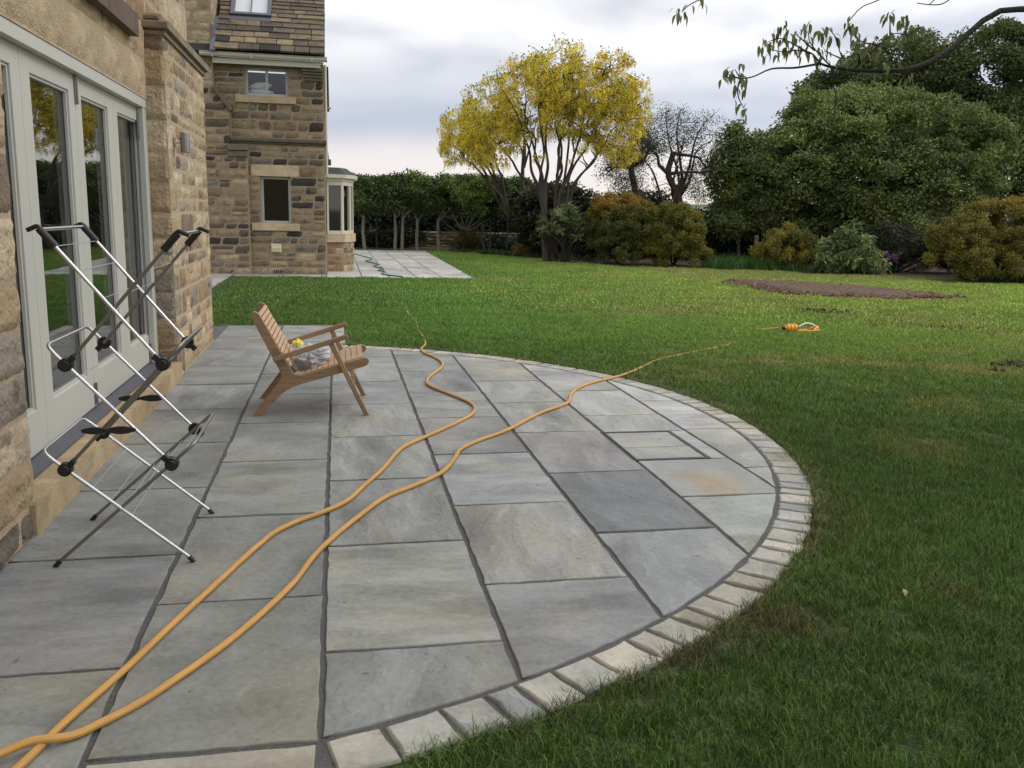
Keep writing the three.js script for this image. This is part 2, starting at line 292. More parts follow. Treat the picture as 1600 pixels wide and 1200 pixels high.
function lawn(x, z) {                                                  // colour of the turf at a place
  const n = N2(x * 0.9 + 7, z * 0.9 + 3, 31), n2 = N2(x * 3.1, z * 3.1, 33), n3 = N2(x * 0.28 + 20, z * 0.28, 35);
  let c = [0.074, 0.134, 0.019];
  c = mixc(c, [0.112, 0.218, 0.034], sm(-7.5, -12, z) * sm(-1.5, 2.5, x));
  const lime = sm(-4.6, -12.5, z + (n - 0.5) * 3) * sm(1.6, 7.5, x + (n3 - 0.5) * 5);
  c = mixc(c, [0.185, 0.27, 0.048], lime);
  c = mixc(c, [0.235, 0.315, 0.058], sm(-13.2, -15, z + (n - 0.5) * 2) * sm(-26, -21, z) * sm(5.5, 9, x) * (0.55 + 0.45 * n2));
  const dry = sm(0.56, 0.68, N2(x * 0.55 + 3, z * 0.75 + 40, 37)) * sm(1.5, 4.0, x) * sm(-25, -22, z) * 0.36;
  c = mixc(c, [0.25, 0.235, 0.075], dry);
  const tr = Math.abs(z + 9.1 - (x - 4) * 0.35 + (n - 0.5) * 1.2); c = mixc(c, [0.26, 0.23, 0.085], (1 - sm(0.1, 0.55, tr)) * sm(3.0, 4.2, x) * sm(0.3, 0.6, n2) * 0.7);
  const t2 = Math.abs(z + 13.6 + (x - 5) * 0.5 + (n - 0.5)); c = mixc(c, [0.24, 0.205, 0.085], (1 - sm(0.1, 0.5, t2)) * sm(3.6, 4.6, x) * sm(7, 5.8, x) * 0.6);
  for (const [a, b, ra, rb] of dryBits) { const q = Math.hypot((x - a) / ra, (z - b) / rb) + (n2 - 0.5) * 1.1; c = mixc(c, [0.115, 0.078, 0.036], (1 - sm(0.5, 1.2, q)) * 0.62); }
  const brk = Math.hypot(x - PC[0], z - PC[1]) - R_OUT; c = mixc(c, [0.13, 0.10, 0.05], (1 - sm(0.0, 0.10, brk + (n2 - 0.5) * 0.12)) * 0.6 * sm(0, 1, x));
  c = mixc(c, [0.23, 0.235, 0.075], sm(-20.3, -22, z) * sm(8.2, 9.2, x) * sm(-26.5, -25.4, z) * 0.75 * (0.4 + n2));
  return scl(c, 0.86 + 0.24 * n2 + 0.24 * n);
}
{
  const turf = rep(tex(1024, (u, v) => { const t = 0.5 + 1.0 * (fbm(u, v, 90, 90, 3, 61) - 0.5) + 0.5 * (fbm(u, v, 20, 20, 4, 65) - 0.5); return [t, t * (0.98 + 0.1 * (fbm(u, v, 40, 40, 2, 71) - 0.5)), t * 0.95]; }), 1 / 1.3);
  const turfB = rep(tex(512, (u, v) => fbm(u, v, 80, 80, 3, 67), false), 1 / 0.65);
  const mb = new MB(), X = [], Z = [];
  for (let x = -1500; x < -60; x += 240) X.push(x); for (let x = -60; x < -12; x += 6) X.push(x); for (let x = -12; x < 40; x += 0.4) X.push(x); for (let x = 40; x < 100; x += 6) X.push(x); for (let x = 100; x <= 1600; x += 250) X.push(x);
  for (let z = 400; z > 12; z -= 60) Z.push(z); for (let z = 12; z > -46; z -= 0.4) Z.push(z); for (let z = -46; z > -100; z -= 6) Z.push(z); for (let z = -100; z >= -2400; z -= 230) Z.push(z);
  const id = Z.map((z) => X.map((x) => { const far = sm(38, 60, Math.hypot(x, z)); return mb.v(x, -0.012, z, x, z, scl(mixc(lawn(x, z), [0.07, 0.13, 0.035], far), 1.05)); }));
  for (let j = 0; j + 1 < Z.length; j++) for (let i = 0; i + 1 < X.length; i++) mb.q(id[j][i], id[j][i + 1], id[j + 1][i + 1], id[j + 1][i]);
  tag(mesh('lawn', mb.geo(), mat([1, 1, 1], 0.95, { map: turf, bumpMap: turfB, bumpScale: 0.02, vertexColors: true })), 'wide mown lawn with paler dry streaks running round the paved terrace', 'lawn', { kind: 'structure' });

  const hb = new MB(); let prev = null;                                // low far hills
  for (let k = 0; k <= 60; k++) {
    const a = lerp(-0.9, 1.3, k / 60), d = 520, x = Math.sin(a) * d, z = -Math.cos(a) * d, h = 5.5 + 5 * N2(k * 0.21, 3, 90), c = scl([0.085, 0.13, 0.075], 0.8 + 0.5 * N2(k * 0.9, 7, 92));
    const row = [hb.v(x * 0.8, -0.5, z * 0.8, 0, 0, c), hb.v(x * 0.92, h * 0.6, z * 0.92, 0, 0, c), hb.v(x, h, z, 0, 0, c), hb.v(x * 1.2, -1, z * 1.2, 0, 0, c)];
    if (prev) for (let j = 0; j < 3; j++) hb.q(prev[j], row[j], row[j + 1], prev[j + 1]); prev = row;
  }
  tag(mesh('hills', hb.geo(), mat([1, 1, 1], 1, { vertexColors: true })), 'low green far hills showing in the gap between hawthorn and big tree', 'hills', { kind: 'structure' });
}

// ================================================================ PATIO
const stainMat = slabMats[0].clone(); stainMat.map = tex(1024, (u, v) => { const s = 211, a = fbm(u, v, 8, 3, 6, s), b = fbm(u, v, 3, 3, 4, s + 5), t = 0.64 + 0.3 * (a - 0.5) + 0.16 * (b - 0.5) + 0.1 * (fbm(u, v, 90, 90, 2, s + 7) - 0.5), o = clamp(1.25 - Math.hypot((u - 0.27) / 0.17, (v - 0.50) / 0.30) + 1.3 * (fbm(u, v, 6, 6, 5, s + 9) - 0.5)); return mixc([t, t, t * 0.97], [t * 1.10, t * 0.86, t * 0.58], clamp(o)); });
const slabMat = (r) => slabMats[Math.floor(r() * 3)];
{
  const g = thing('patio', 'curved grey sandstone terrace edged with a ring of pale setts', 'patio', [0, 0, 0], { kind: 'structure' });
  const bed = new THREE.Shape(); bed.moveTo(-1.7, 0.5); bed.lineTo(-0.69, 0.5); bed.lineTo(-0.69, -1.98); bed.lineTo(-0.066, -1.98);
  for (let a = Math.atan2(3.98, 1.03), i = 0; i <= 80; i++) { const t = lerp(a, -Math.atan2(3.92, 1.19), i / 80); bed.lineTo(PC[0] + (R_OUT - 0.002) * Math.cos(t), PC[1] + (R_OUT - 0.002) * Math.sin(t)); }
  bed.lineTo(0.08, -11.93); bed.lineTo(-1.7, -11.93);
  const bg = new THREE.ExtrudeGeometry(bed, { depth: 0.09, bevelEnabled: false }); bg.rotateX(Math.PI / 2); bg.translate(0, -0.007, 0);
  mesh('mortar_bed', boxUV(bg), M.joint, g);
  const LX = [-1.40, -0.703, -0.066, 0.572, 1.204, 1.828, 2.447, 2.86];
  const JZ = [
    [-0.9, -1.9, -2.885, -3.886, -4.865, -5.846, -6.857, -7.838, -8.837, -9.82, -10.85, -11.91],
    [-2.366, -3.37, -4.36, -5.36, -6.36, -7.376, -8.31, -9.35, -10.39, -11.29, -11.91],
    [-2.0, -2.89, -3.895, -4.905, -5.9, -6.93, -7.88, -8.886, -10.2],
    [-2.2, -3.377, -4.387, -5.387, -6.4, -7.39, -8.38, -9.4, -10.2],
    [-2.4, -3.9, -4.905, -5.9, -6.9, -7.835, -8.89, -9.6],
    [-3.0, -4.38, -5.11, -5.845, -6.37, -7.325, -8.31, -9.0],
    [-4.0, -4.89, -5.875, -6.855, -8.0]];
  const disc = []; for (let i = 0; i < 120; i++) { const a = i / 120 * 2 * Math.PI; disc.push([PC[0] + R_IN * Math.cos(a), PC[1] + R_IN * Math.sin(a)]); }
  const TONE = { '0': 0.27, '1': 0.285, '2': 0.30, '3': 0.315, '4': 0.32, '5': 0.37, '6': 0.42 };
  const OVER = { '4,1': [0.20, 0.205, 0.208], '4,2': [0.30, 0.285, 0.275], '4,0': [0.29, 0.297, 0.292], '3,1': [0.325, 0.317, 0.292], '3,0': [0.285, 0.284, 0.275], '2,1': [0.335, 0.33, 0.295], '2,0': [0.275, 0.28, 0.265], '1,0': [0.29, 0.29, 0.262], '1,5': [0.22, 0.225, 0.22], '3,5': [0.25, 0.255, 0.255], '6,0': [0.40, 0.41, 0.36], '5,0': [0.375, 0.385, 0.345], '5,1': [0.385, 0.385, 0.365], '3,7': [0.36, 0.355, 0.315], '4,5': [0.36, 0.34, 0.30] };
  const r = rng(5);
  for (let L = 0; L < 7; L++) for (let k = 0; k + 1 < JZ[L].length; k++) {
    const j = 0.005 + r() * 0.003, jz = 0.003 + r() * 0.003, x0 = LX[L] + j, x1 = LX[L + 1] - j, z1 = JZ[L][k] - jz, z0 = JZ[L][k + 1] + jz, t = TONE[L];
    const base = OVER[L + ',' + k] || [t * (0.94 + 0.16 * r()), 0, 0], col = OVER[L + ',' + k] ? base : [base[0], base[0] * (0.985 + 0.03 * r()), base[0] * (0.90 + 0.09 * r())];
    let polys = [[[x0, z0], [x1, z0], [x1, z1], [x0, z1]]];
    if (L === 5 && k === 2) polys = [[[2.322, z0], [x1, z0], [x1, z1], [2.322, z1]]];
    for (let p of polys) {
      if (L >= 2) p = clip(p, disc); if (p.length < 3) continue;
      const m = L === 5 && k === 1 ? stainMat : slabMat(r); mesh('paving_slab', slabGeo(p, -0.0005 + r() * 0.0022, -0.05, 0.0045, 0.0075, scl([col[0] * 0.985, col[1], col[2] * 1.03], 1.30), 300 + L * 20 + k, Math.floor(r() * 4) * Math.PI / 2 + (r() - 0.5) * 0.3, L === 5 && k === 1 && [x0, z0]), m, g);
    }
  }
  for (const [x0, x1, z0, z1] of [[-0.06, 0.08, -10.45, -9.98], [-0.06, 0.08, -11.28, -10.46], [-0.06, 0.08, -11.9, -11.29]]) mesh('paving_slab', slabGeo([[x0, z0], [x1, z0], [x1, z1], [x0, z1]], 0, -0.05, 0.005, 0.004, [0.5, 0.49, 0.44], 700 + Math.round(z0 * 10), 0), slabMats[1], g);
  const settTone = () => { const q = r(); return scl(q < 0.45 ? [0.46, 0.43, 0.37] : q < 0.75 ? [0.43, 0.42, 0.385] : q < 0.9 ? [0.50, 0.48, 0.44] : [0.33, 0.335, 0.33], 1.28 * (0.88 + 0.24 * r())); };
  const sett = (p, s) => mesh('edging_sett', slabGeo(p, 0.001 + r() * 0.003, -0.06, 0.011, 0.008, settTone(), s, r() * 6), slabMats[Math.floor(r() * 3)], g);
  mesh('paving_slab', slabGeo([[-0.69, -2.352], [-0.078, -2.352], [-0.078, -2.0], [-0.69, -2.0]], 0, -0.05, 0.005, 0.004, scl([0.36, 0.335, 0.285], 1.35), 905, 0.1), slabMats[0], g);
  let a = Math.atan2(3.815, 1.045); const aEnd = -Math.atan2(3.92, 1.15); let n = 0;
  while (a > aEnd) {
    let w = lerp(0.115, 0.205, Math.pow(r(), 0.9)) / R_OUT; if (a - w < aEnd) w = Math.max(0.02, a - aEnd); const g1 = 0.0045 / R_OUT, P = [], ri = R_IN + 0.012 + r() * 0.006, ro = R_OUT + 0.012 - r() * 0.014, sk = (r() - 0.5) * 0.010;
    P.push([PC[0] + ri * Math.cos(a - g1), PC[1] + ri * Math.sin(a - g1)], [PC[0] + ro * Math.cos(a - g1 + sk), PC[1] + ro * Math.sin(a - g1 + sk)], [PC[0] + ro * Math.cos(a - w + g1), PC[1] + ro * Math.sin(a - w + g1)], [PC[0] + ri * Math.cos(a - w + g1), PC[1] + ri * Math.sin(a - w + g1)]);
    sett(P, 1000 + n++); a -= w;
  }
}
{                                                                      // recessed tray cover let into the paving
  const t = thing('drain_cover', 'recessed drain cover with dark metal rim inlaid with cut slabs, near the curved edge', 'drain cover', [2.07, 0, -5.475]);
  const bx = (a, b, c, d) => box(a - 0.0025, b + 0.0025, -0.012, 0.003, c - 0.0025, d + 0.0025, 0.001);
  mesh('rim', mergeGeometries([bx(-0.262, -0.254, -0.37, 0.36), bx(-0.238, -0.231, -0.352, 0.342), bx(0.236, 0.243, -0.352, 0.342), bx(0.25, 0.257, -0.37, 0.36), bx(-0.254, 0.25, -0.37, -0.363), bx(-0.231, 0.236, -0.352, -0.345), bx(-0.254, 0.25, 0.352, 0.36), bx(-0.231, 0.236, 0.334, 0.342)]), mat([0.06, 0.06, 0.062], 0.5, { metalness: 0.4 }), t);
  mesh('tray', box(-0.254, 0.25, -0.015, -0.0062, -0.363, 0.352, 0), M.rubber, t);
  const s = (a, b, c, d, k) => mesh('slab_inlay', slabGeo([[a, c], [b, c], [b, d], [a, d]], 0.0005, -0.006, 0.003, 0.003, [0.46, 0.465, 0.445], 40 + k, k), slabMats[k % 3], t);
  s(-0.227, 0.232, -0.34, 0.045, 0); s(-0.227, 0.232, 0.053, 0.33, 1);
}
{                                                                      // second terrace by the far wing
  const g = thing('patio', 'pale straight-edged stone terrace running back beside the bay window', 'patio', [0, 0, 0], { kind: 'structure' });
  const bed = new THREE.Shape([[-3.3, -17.6], [-2.32, -17.6], [-2.32, -20.72], [3.16, -20.60], [3.42, -35.5], [-3.3, -35.5]].map((p) => new THREE.Vector2(...p)));
  const bg = new THREE.ExtrudeGeometry(bed, { depth: 0.09, bevelEnabled: false }); bg.rotateX(Math.PI / 2); bg.translate(0, -0.007, 0); mesh('mortar_bed', boxUV(bg), M.joint, g);
  const r = rng(8); let n = 0;
  const put = (x0, x1, z0, z1, c = 0.44) => { const k = c * (0.86 + 0.25 * r()); mesh('paving_slab', slabGeo([[x0 + 0.008, z0 + 0.008], [x1 - 0.008, z0 + 0.008], [x1 - 0.008, z1 - 0.008], [x0 + 0.008, z1 - 0.008]], r() * 0.003, -0.05, 0.006, 0.003, scl([k * 1.02, k, k * 0.95], 1.5), 1300 + n++, r() * 6), slabMat(r), g); };
  const lx = [-0.24, 0.56, 1.19, 1.82, 2.42, 3.18];
  for (let L = 0; L < 5; L++) { let z = -20.74 + 0.1 * (lx[L] > 2.3); while (z > -35.4) { const h = lerp(0.62, 1.3, r()), z2 = Math.max(z - h, -35.45); put(lx[L], lx[L + 1] + (L === 4 ? (-20.6 - z) * 0.018 : 0), z2, z); z = z2; } }
  for (let x = -2.3; x < -0.3;) { const x2 = Math.min(-0.25, x + 0.6 + r() * 0.5); put(x, x2, -21.48, -20.78, 0.34); x = x2; }
  for (let z = -17.65; z > -21;) { const z2 = z - 0.7 - r() * 0.3; put(-3.2, -2.34, z2, z, 0.34); z = z2; }
}

// ================================================================ THE NEAR HOUSE
const XW = -1.54, XP = -1.39;                                          // wall face, pier and buttress face
{
  const H = thing('stone_house', 'near house of tan rubble stone with grey folding glass doors and a buttress', 'house', [XW, 0, -6.2]);
  const O = [-XW, 0, 6.2], B = (...a) => { const g = box(...a); g.translate(...O); return g; }, at = (g) => g.translate(...O);
  const wall = mesh('wall', mergeGeometries([
    B(-1.9, XP, -0.2, 5.2, -4.27, 1.6, 0), B(-1.88, XW, 2.37, 5.2, -8.32, -4.27, 0), B(-1.9, XW, -0.2, 5.2, -10.47, -8.34, 0), B(-1.541, XP, -0.2, 2.9, -10.46, -8.165, 0),
    B(-6.6, -1.9, -0.2, 5.2, -10.47, -10.2, 0), B(-6.6, -6.3, -0.2, 5.2, -10.2, 1.6, 0), B(-6.3, -1.9, -0.2, 5.2, 1.3, 1.6, 0), B(-6.6, -1.5, 5.2, 5.4, -10.47, 1.6, 0)]), M.pointing, H);
  const F = (x) => frame([x - XW, 0, 6.2], [1, 0, 0]);
  const lintelMat = stoneMats[0].clone(); lintelMat.bumpScale = 0.009; lintelMat.bumpMap = grainB;
  // near pier and the plinth stone at its foot
  rubble(wall, F(XP), 0.14, 2.75, () => [[3.15, 4.275]], { h0: 0.15, h1: 0.30, w0: 0.22, w1: 0.50, pal: 'near', seg: 0.03, amp: 0.018, proud: 0.012, joint: 0.016, split: 0.12, wob: 0.010 }, 21);
  setStone(wall, F(XP), 3.5, 0.06, 1.1, 0.14, { seg: 0.04, amp: 0.016, proud: 0.012, round: 0.03, col: [0.24, 0.2, 0.15], seed: 401, wob: 0.01 }, 'stone', 2);
  setStone(wall, F(XP), 4.16, 0.06, 0.2, 0.14, { seg: 0.04, amp: 0.012, proud: 0.008, round: 0.03, col: [0.22, 0.185, 0.14], seed: 402, wob: 0.01 }, 'stone', 2);
  // buttress: quoins at its near corner, rubble beyond
  const r = rng(31); const q = []; { let y = 0; while (y < 2.88) { const h = Math.min(lerp(0.19, 0.29, r()), 2.88 - y); q.push([y, h, q.length % 2 ? lerp(0.17, 0.24, r()) : lerp(0.30, 0.42, r())]); y += h; if (2.88 - y < 0.1) { q[q.length - 1][1] += 2.88 - y; break; } } }
  q.forEach(([y, h, w], k) => {
    const g = new THREE.BoxGeometry(0.20, h - 0.013, w - 0.01, 6, 6, 8), p = g.attributes.position, c = pick('near', r), cc = scl(c, 0.9), sd = k * 13.7;
    for (let i = 0; i < p.count; i++) { let x = p.getX(i), yy = p.getY(i), z = p.getZ(i); const e = [0.10 - Math.abs(x), (h - 0.013) / 2 - Math.abs(yy), (w - 0.01) / 2 - Math.abs(z)].sort((a, b) => a - b)[1], rd = 0.012 * (1 - sm(0, 0.03, e)); const d = 0.011 * (N2(x * 9 + z * 7 + sd, yy * 11 + sd, 6) - 0.5) * 2; x += Math.sign(x) * (d - rd); z += Math.sign(z) * (d - rd) * (Math.abs(z) > w / 2 - 0.02 ? 1 : 0); p.setXYZ(i, x, yy, z); }
    let gg = boxUV(g, [k * 0.37, k * 0.61]); gg.computeVertexNormals(); gg = tint(gg, cc);
    const m = mesh('stone', gg, stoneMats[Math.floor(r() * 3)], wall); m.position.set(XP + 0.006 - 0.10 - XW, y + h / 2, 6.2 - 8.158 - w / 2 + 0.012);
  });
  const qw = (v) => { const k = q.find(([y, h]) => v >= y && v < y + h); return k ? k[2] : 0.2; };
  rubble(wall, F(XP), 0, 2.88, (v) => [[8.165 + qw(v) + 0.004, 10.455]], { h0: 0.10, h1: 0.225, w0: 0.14, w1: 0.40, pal: 'near', seg: 0.045, amp: 0.011, proud: 0.009, joint: 0.017, split: 0.2, wob: 0.009, breaks: q.map((k) => k[0]) }, 22);
  // over the doors
  setStone(wall, F(XW), 6.05, 2.51, 4.2, 0.285, { seg: 0.06, amp: 0.007, proud: 0.012, round: 0.012, col: [0.66, 0.52, 0.34], seed: 420, wob: 0.003 }, 'lintel', 0).material = lintelMat;
  rubble(wall, F(XW), 2.665, 2.96, () => [[4.0, 8.15]], { h0: 0.28, h1: 0.3, w0: 0.55, w1: 1.0, pal: 'near', seg: 0.06, amp: 0.010, proud: 0.01, joint: 0.016, split: 0 }, 23);
  rubble(wall, F(XW), 2.96, 4.6, (v) => [[v > 3.3 ? 6.2 : 4.4, 10.465]], { h0: 0.17, h1: 0.3, w0: 0.3, w1: 0.7, pal: 'near', seg: 0.08, amp: 0.010, proud: 0.01, joint: 0.016, split: 0.1 }, 24);
  const sil = mesh('sill', tint(B(-1.6, -1.455, 2.765, 2.925, -7.56, -2.0, 0.006), [0.17, 0.115, 0.085]), M.sawn, H, 'dark brown stained stone sill above the doors');
  mesh('coping', tint(mergeGeometries([B(-1.6, -1.365, 2.885, 2.93, -10.475, -8.135, 0.01), B(-1.6, -1.33, 2.932, 2.995, -10.5, -8.10, 0.012), B(-1.6, -1.40, 2.996, 3.06, -10.47, -8.15, 0.03)]), [0.34, 0.27, 0.185]), M.sawn, H);
  mesh('sill_stone', tint(B(-1.8, -1.36, -0.03, 0.15, -8.16, -4.2, 0.005), [0.60, 0.455, 0.27]), M.sawn, H);
  mesh('threshold', B(-1.70, -1.49, 0.1505, 0.166, -8.16, -4.22, 0.002), M.slate, H);
  // door frame
  mesh('door_frame', mergeGeometries([B(-1.597, -1.545, 2.296, 2.366, -8.168, -4.15, 0.003), B(-1.597, -1.55, 0.166, 2.295, -8.168, -8.03, 0.003), B(-1.72, -1.597, 2.32, 2.366, -8.32, -4.15, 0.002), B(-1.72, -1.66, 0.166, 2.32, -8.33, -8.26, 0.002)]), M.paint, H);
  mesh('sealant', B(-1.60, -1.542, 0.15, 2.366, -8.178, -8.1685, 0.001), mat([0.33, 0.19, 0.11], 0.9, { bumpMap: grainB, bumpScale: 0.004 }), H);
  const zs = [-4.235, -5.218, -6.225, -7.205, -8.255], pn = [[-4.37, -5.075], [-5.372, -6.09], [-6.362, -7.05], [-7.342, -8.055]];
  for (let k = 0; k < 4; k++) {
    const a = -zs[k] + 0.002, b = -zs[k + 1] - 0.002, y0 = 0.172, y1 = 2.312, s = new THREE.Shape([[a, y0], [b, y0], [b, y1], [a, y1]].map((p) => new THREE.Vector2(...p)));
    const p0 = -pn[k][0], p1 = -pn[k][1], yl = 0.405, yh = 2.185; s.holes.push(new THREE.Path([[p0, yl], [p0, yh], [p1, yh], [p1, yl]].map((p) => new THREE.Vector2(...p))));
    const g = new THREE.ExtrudeGeometry(s, { depth: 0.046, bevelEnabled: true, bevelSize: 0.004, bevelThickness: 0.004, bevelSegments: 2, bevelOffset: -0.004 }); g.rotateY(Math.PI / 2); g.translate(-1.65, 0, 0);
    const leaf = mesh('door_leaf', at(boxUV(g)), M.paint, H);
    const bead = (zA, zB, yA, yB) => B(-1.634, -1.612, yA, yB, zA, zB, 0.003);
    mesh('glazing_bead', mergeGeometries([bead(-p0 - 0.014, -p0, yl, yh), bead(-p1, -p1 + 0.014, yl, yh), bead(-p1 + 0.014, -p0 - 0.014, yl, yl + 0.014), bead(-p1 + 0.014, -p0 - 0.014, yh - 0.014, yh)]), M.paint, leaf);
    mesh('spacer_bar', mergeGeometries([B(-1.6478, -1.636, yl, yh, -p0 - 0.022, -p0, 0), B(-1.6478, -1.636, yl, yh, -p1, -p1 + 0.022, 0), B(-1.6478, -1.636, yl, yl + 0.022, -p1 + 0.022, -p0 - 0.022, 0), B(-1.6478, -1.636, yh - 0.022, yh, -p1 + 0.022, -p0 - 0.022, 0)]), M.rubber, leaf);
    const pane = (x) => { const g = new THREE.PlaneGeometry(p1 - p0, yh - yl); g.rotateY(Math.PI / 2); g.translate(x, (yl + yh) / 2, -(p0 + p1) / 2); return at(g); };
    mesh('pane', mergeGeometries([pane(-1.635), pane(-1.649)]), M.glass, leaf);
  }
  const hg = (z, y0, y1) => mesh('hinge', mergeGeometries([B(-1.6, -1.588, y0, y1, z - 0.016, z - 0.003, 0.002), B(-1.6, -1.588, y0, y1, z + 0.003, z + 0.016, 0.002), at(bar([-1.586, y0 - 0.004, z], [-1.586, y1 + 0.004, z], 0.007).toNonIndexed())].map((g) => { g.deleteAttribute('color'); return g; })), M.ironmongery, H);
  hg(-6.225, 2.12, 2.29); hg(-6.225, 0.19, 0.33); hg(-8.02, 2.05, 2.24); hg(-8.02, 0.19, 0.33);
  // the room behind the doors
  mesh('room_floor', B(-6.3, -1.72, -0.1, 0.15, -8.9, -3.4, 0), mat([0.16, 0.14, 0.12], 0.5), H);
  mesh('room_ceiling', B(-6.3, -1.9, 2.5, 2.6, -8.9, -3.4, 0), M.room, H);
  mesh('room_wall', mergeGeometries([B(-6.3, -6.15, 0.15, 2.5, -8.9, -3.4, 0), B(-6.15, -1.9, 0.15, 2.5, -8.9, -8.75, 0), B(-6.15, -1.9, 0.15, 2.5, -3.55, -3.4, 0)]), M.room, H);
}
{                                                                      // up-and-down light on the buttress
  const t = thing('wall_light', 'small steel cylinder wall light fixed to the near stone buttress', 'wall light', [-1.375, 2.05, -8.42]);
  mesh('back_plate', mergeGeometries([bar([0.0, 0, 0], [0.018, 0, 0], 0.04, 20), bar([0.018, 0, 0], [0.06, 0, 0], 0.012, 10)]), M.chrome, t);
  const pr = [[0, -0.085], [0.038, -0.085], [0.04, -0.08], [0.04, 0.08], [0.038, 0.085], [0.03, 0.085], [0.03, 0.06], [0, 0.06]].map((p) => new THREE.Vector2(...p));
  const g = new THREE.LatheGeometry(pr, 28); g.translate(0.085, 0, 0); mesh('lamp_body', g, M.steelDark, t);
}

// ================================================================ THE FAR WING
const ZF = -21.5;
{
  const H = thing('stone_house', 'far house wing of mottled brown stone with stone slate roof and bay window', 'house', [-1.5, 0, ZF]);
  const O = [1.5, 0, -ZF], B = (...a) => { const g = box(...a); g.translate(...O); return g; }, at = (g) => { const n = g.index ? g.toNonIndexed() : g; n.deleteAttribute('color'); return n.translate(...O); };
  const F = frame([1.5, 0, 0], [0, 0, 1]);
  const WU = [-1.965, -1.02, 3.992, 4.6], WL = [-1.69, -1.02, 1.168, 2.225];
  const s = new THREE.Shape([[-5.5, -0.2], [-0.24, -0.2], [-0.24, 4.78], [-5.5, 4.78]].map((p) => new THREE.Vector2(...p)));
  for (const [a, b, c, d] of [WU, WL]) s.holes.push(new THREE.Path([[a, c], [a, d], [b, d], [b, c]].map((p) => new THREE.Vector2(...p))));
  const fg = new THREE.ExtrudeGeometry(s, { depth: 0.32, bevelEnabled: false }); fg.translate(0, 0, ZF - 0.32);
  const wall = mesh('wall', mergeGeometries([at(boxUV(fg)), B(-0.56, -0.24, -0.2, 4.78, -28, ZF - 0.321, 0), B(-5.5, -0.56, -0.2, 4.78, -28, -27.7, 0), B(-5.5, -5.2, -0.2, 4.78, -27.7, ZF - 0.321, 0)].map((g) => { g.deleteAttribute('color'); return g; })), M.pointingFar, H);
  const holes = [WU, [-2.178, -0.862, 3.83, 3.992], [-1.89, -0.828, 2.225, 2.478], WL, [-1.905, -0.838, 1.0, 1.168], [-2.4, -0.2, 2.945, 3.067], [-1.49, -1.257, 0.5, 0.7], [-0.70, -0.24, 4.36, 4.7]];
  const left = (v) => v < 2.635 ? -1.95 : v < 2.905 ? -1.93 : v < 3.65 ? -2.29 : -2.62;
  const nA = rubble(wall, F, 0, 4.65, (v) => cut(left(v), -0.245, holes, v), { h0: 0.12, h1: 0.225, w0: 0.16, w1: 0.46, pal: 'far', seg: 0.055, amp: 0.013, proud: 0.012, joint: 0.020, split: 0.14, wob: 0.014, breaks: [0.5, 0.7, 1.0, 1.168, 2.225, 2.478, 2.635, 2.905, 2.945, 3.067, 3.65, 3.83, 3.992, 4.36] }, 51);
  // chimney stack, stepped out twice on its way down
  const cs = new THREE.Shape([[-4.4, -0.2], [-1.95, -0.2], [-1.95, 2.64], [-2.36, 2.9], [-2.30, 3.64], [-2.62, 4.1], [-2.62, 9], [-4.4, 9]].map((p) => new THREE.Vector2(...p)));
  const cg = new THREE.ExtrudeGeometry(cs, { depth: 0.11, bevelEnabled: false }); cg.translate(0, 0, ZF + 0.001);
  const chim = mesh('chimney', mergeGeometries([at(boxUV(cg)), B(-4.4, -2.62, 4.79, 9, ZF - 1.2, ZF, 0)].map((g) => { g.deleteAttribute('color'); return g; })), M.pointingFar, H);
  const FC = frame([1.5, 0, 0.111], [0, 0, 1]);
  rubble(chim, FC, 0, 4.1, (v) => [[-3.15, v < 2.64 ? -1.955 : v < 2.9 ? -2.37 : v < 3.62 ? -2.31 : lerp(-2.31, -2.62, clamp((v - 3.62) / 0.48))]], { h0: 0.12, h1: 0.225, w0: 0.16, w1: 0.46, pal: 'far', seg: 0.06, amp: 0.013, proud: 0.012, joint: 0.020, split: 0.14, wob: 0.014, breaks: [2.64, 2.9, 3.62] }, 52);
  rubble(chim, FC, 4.1, 6.9, () => [[-3.5, -2.625]], { h0: 0.16, h1: 0.28, w0: 0.22, w1: 0.5, pal: 'near', seg: 0.09, amp: 0.008, proud: 0.008, joint: 0.02, split: 0.1 }, 53);
  const FS = frame([-2.62 + 1.5, 0, 0], [1, 0, 0]); rubble(chim, FS, 4.9, 6.9, () => [[-0.08, 1.15]], { h0: 0.16, h1: 0.28, w0: 0.3, w1: 0.6, pal: 'near', seg: 0.1, amp: 0.006, proud: 0.006, joint: 0.02, split: 0 }, 54);
  { const L = Math.hypot(0.37, 0.5), g = box(-L / 2, L / 2, -0.035, 0.04, -0.02, 0.17, 0.008); g.rotateZ(Math.atan2(-0.5, 0.37)); g.translate(-2.445, 3.88, ZF + 0.02); mesh('shoulder_coping', tint(at(g), [0.26, 0.21, 0.145]), M.sawn, chim); }
  mesh('corbel', tint(mergeGeometries([B(-2.372, -1.93, 2.775, 2.905, ZF + 0.001, ZF + 0.19, 0.008), B(-2.36, -1.94, 2.64, 2.77, ZF + 0.001, ZF + 0.15, 0.008)]), [0.26, 0.22, 0.155]), M.sawn, chim);
  // string course, dressed stones
  mesh('string_course', tint(mergeGeometries([B(-2.4, -0.19, 2.985, 3.067, ZF - 0.05, ZF + 0.075, 0.012), B(-2.4, -0.215, 2.945, 2.983, ZF - 0.05, ZF + 0.04, 0.008), B(-0.25, -0.19, 2.985, 3.067, -27.9, ZF - 0.05, 0.01)]), [0.21, 0.17, 0.12]), M.sawn, H);
  mesh('lintel', tint(B(-1.888, -0.83, 2.227, 2.476, ZF - 0.1, ZF + 0.014, 0.006), [0.90, 0.71, 0.47]), M.sawn, H);
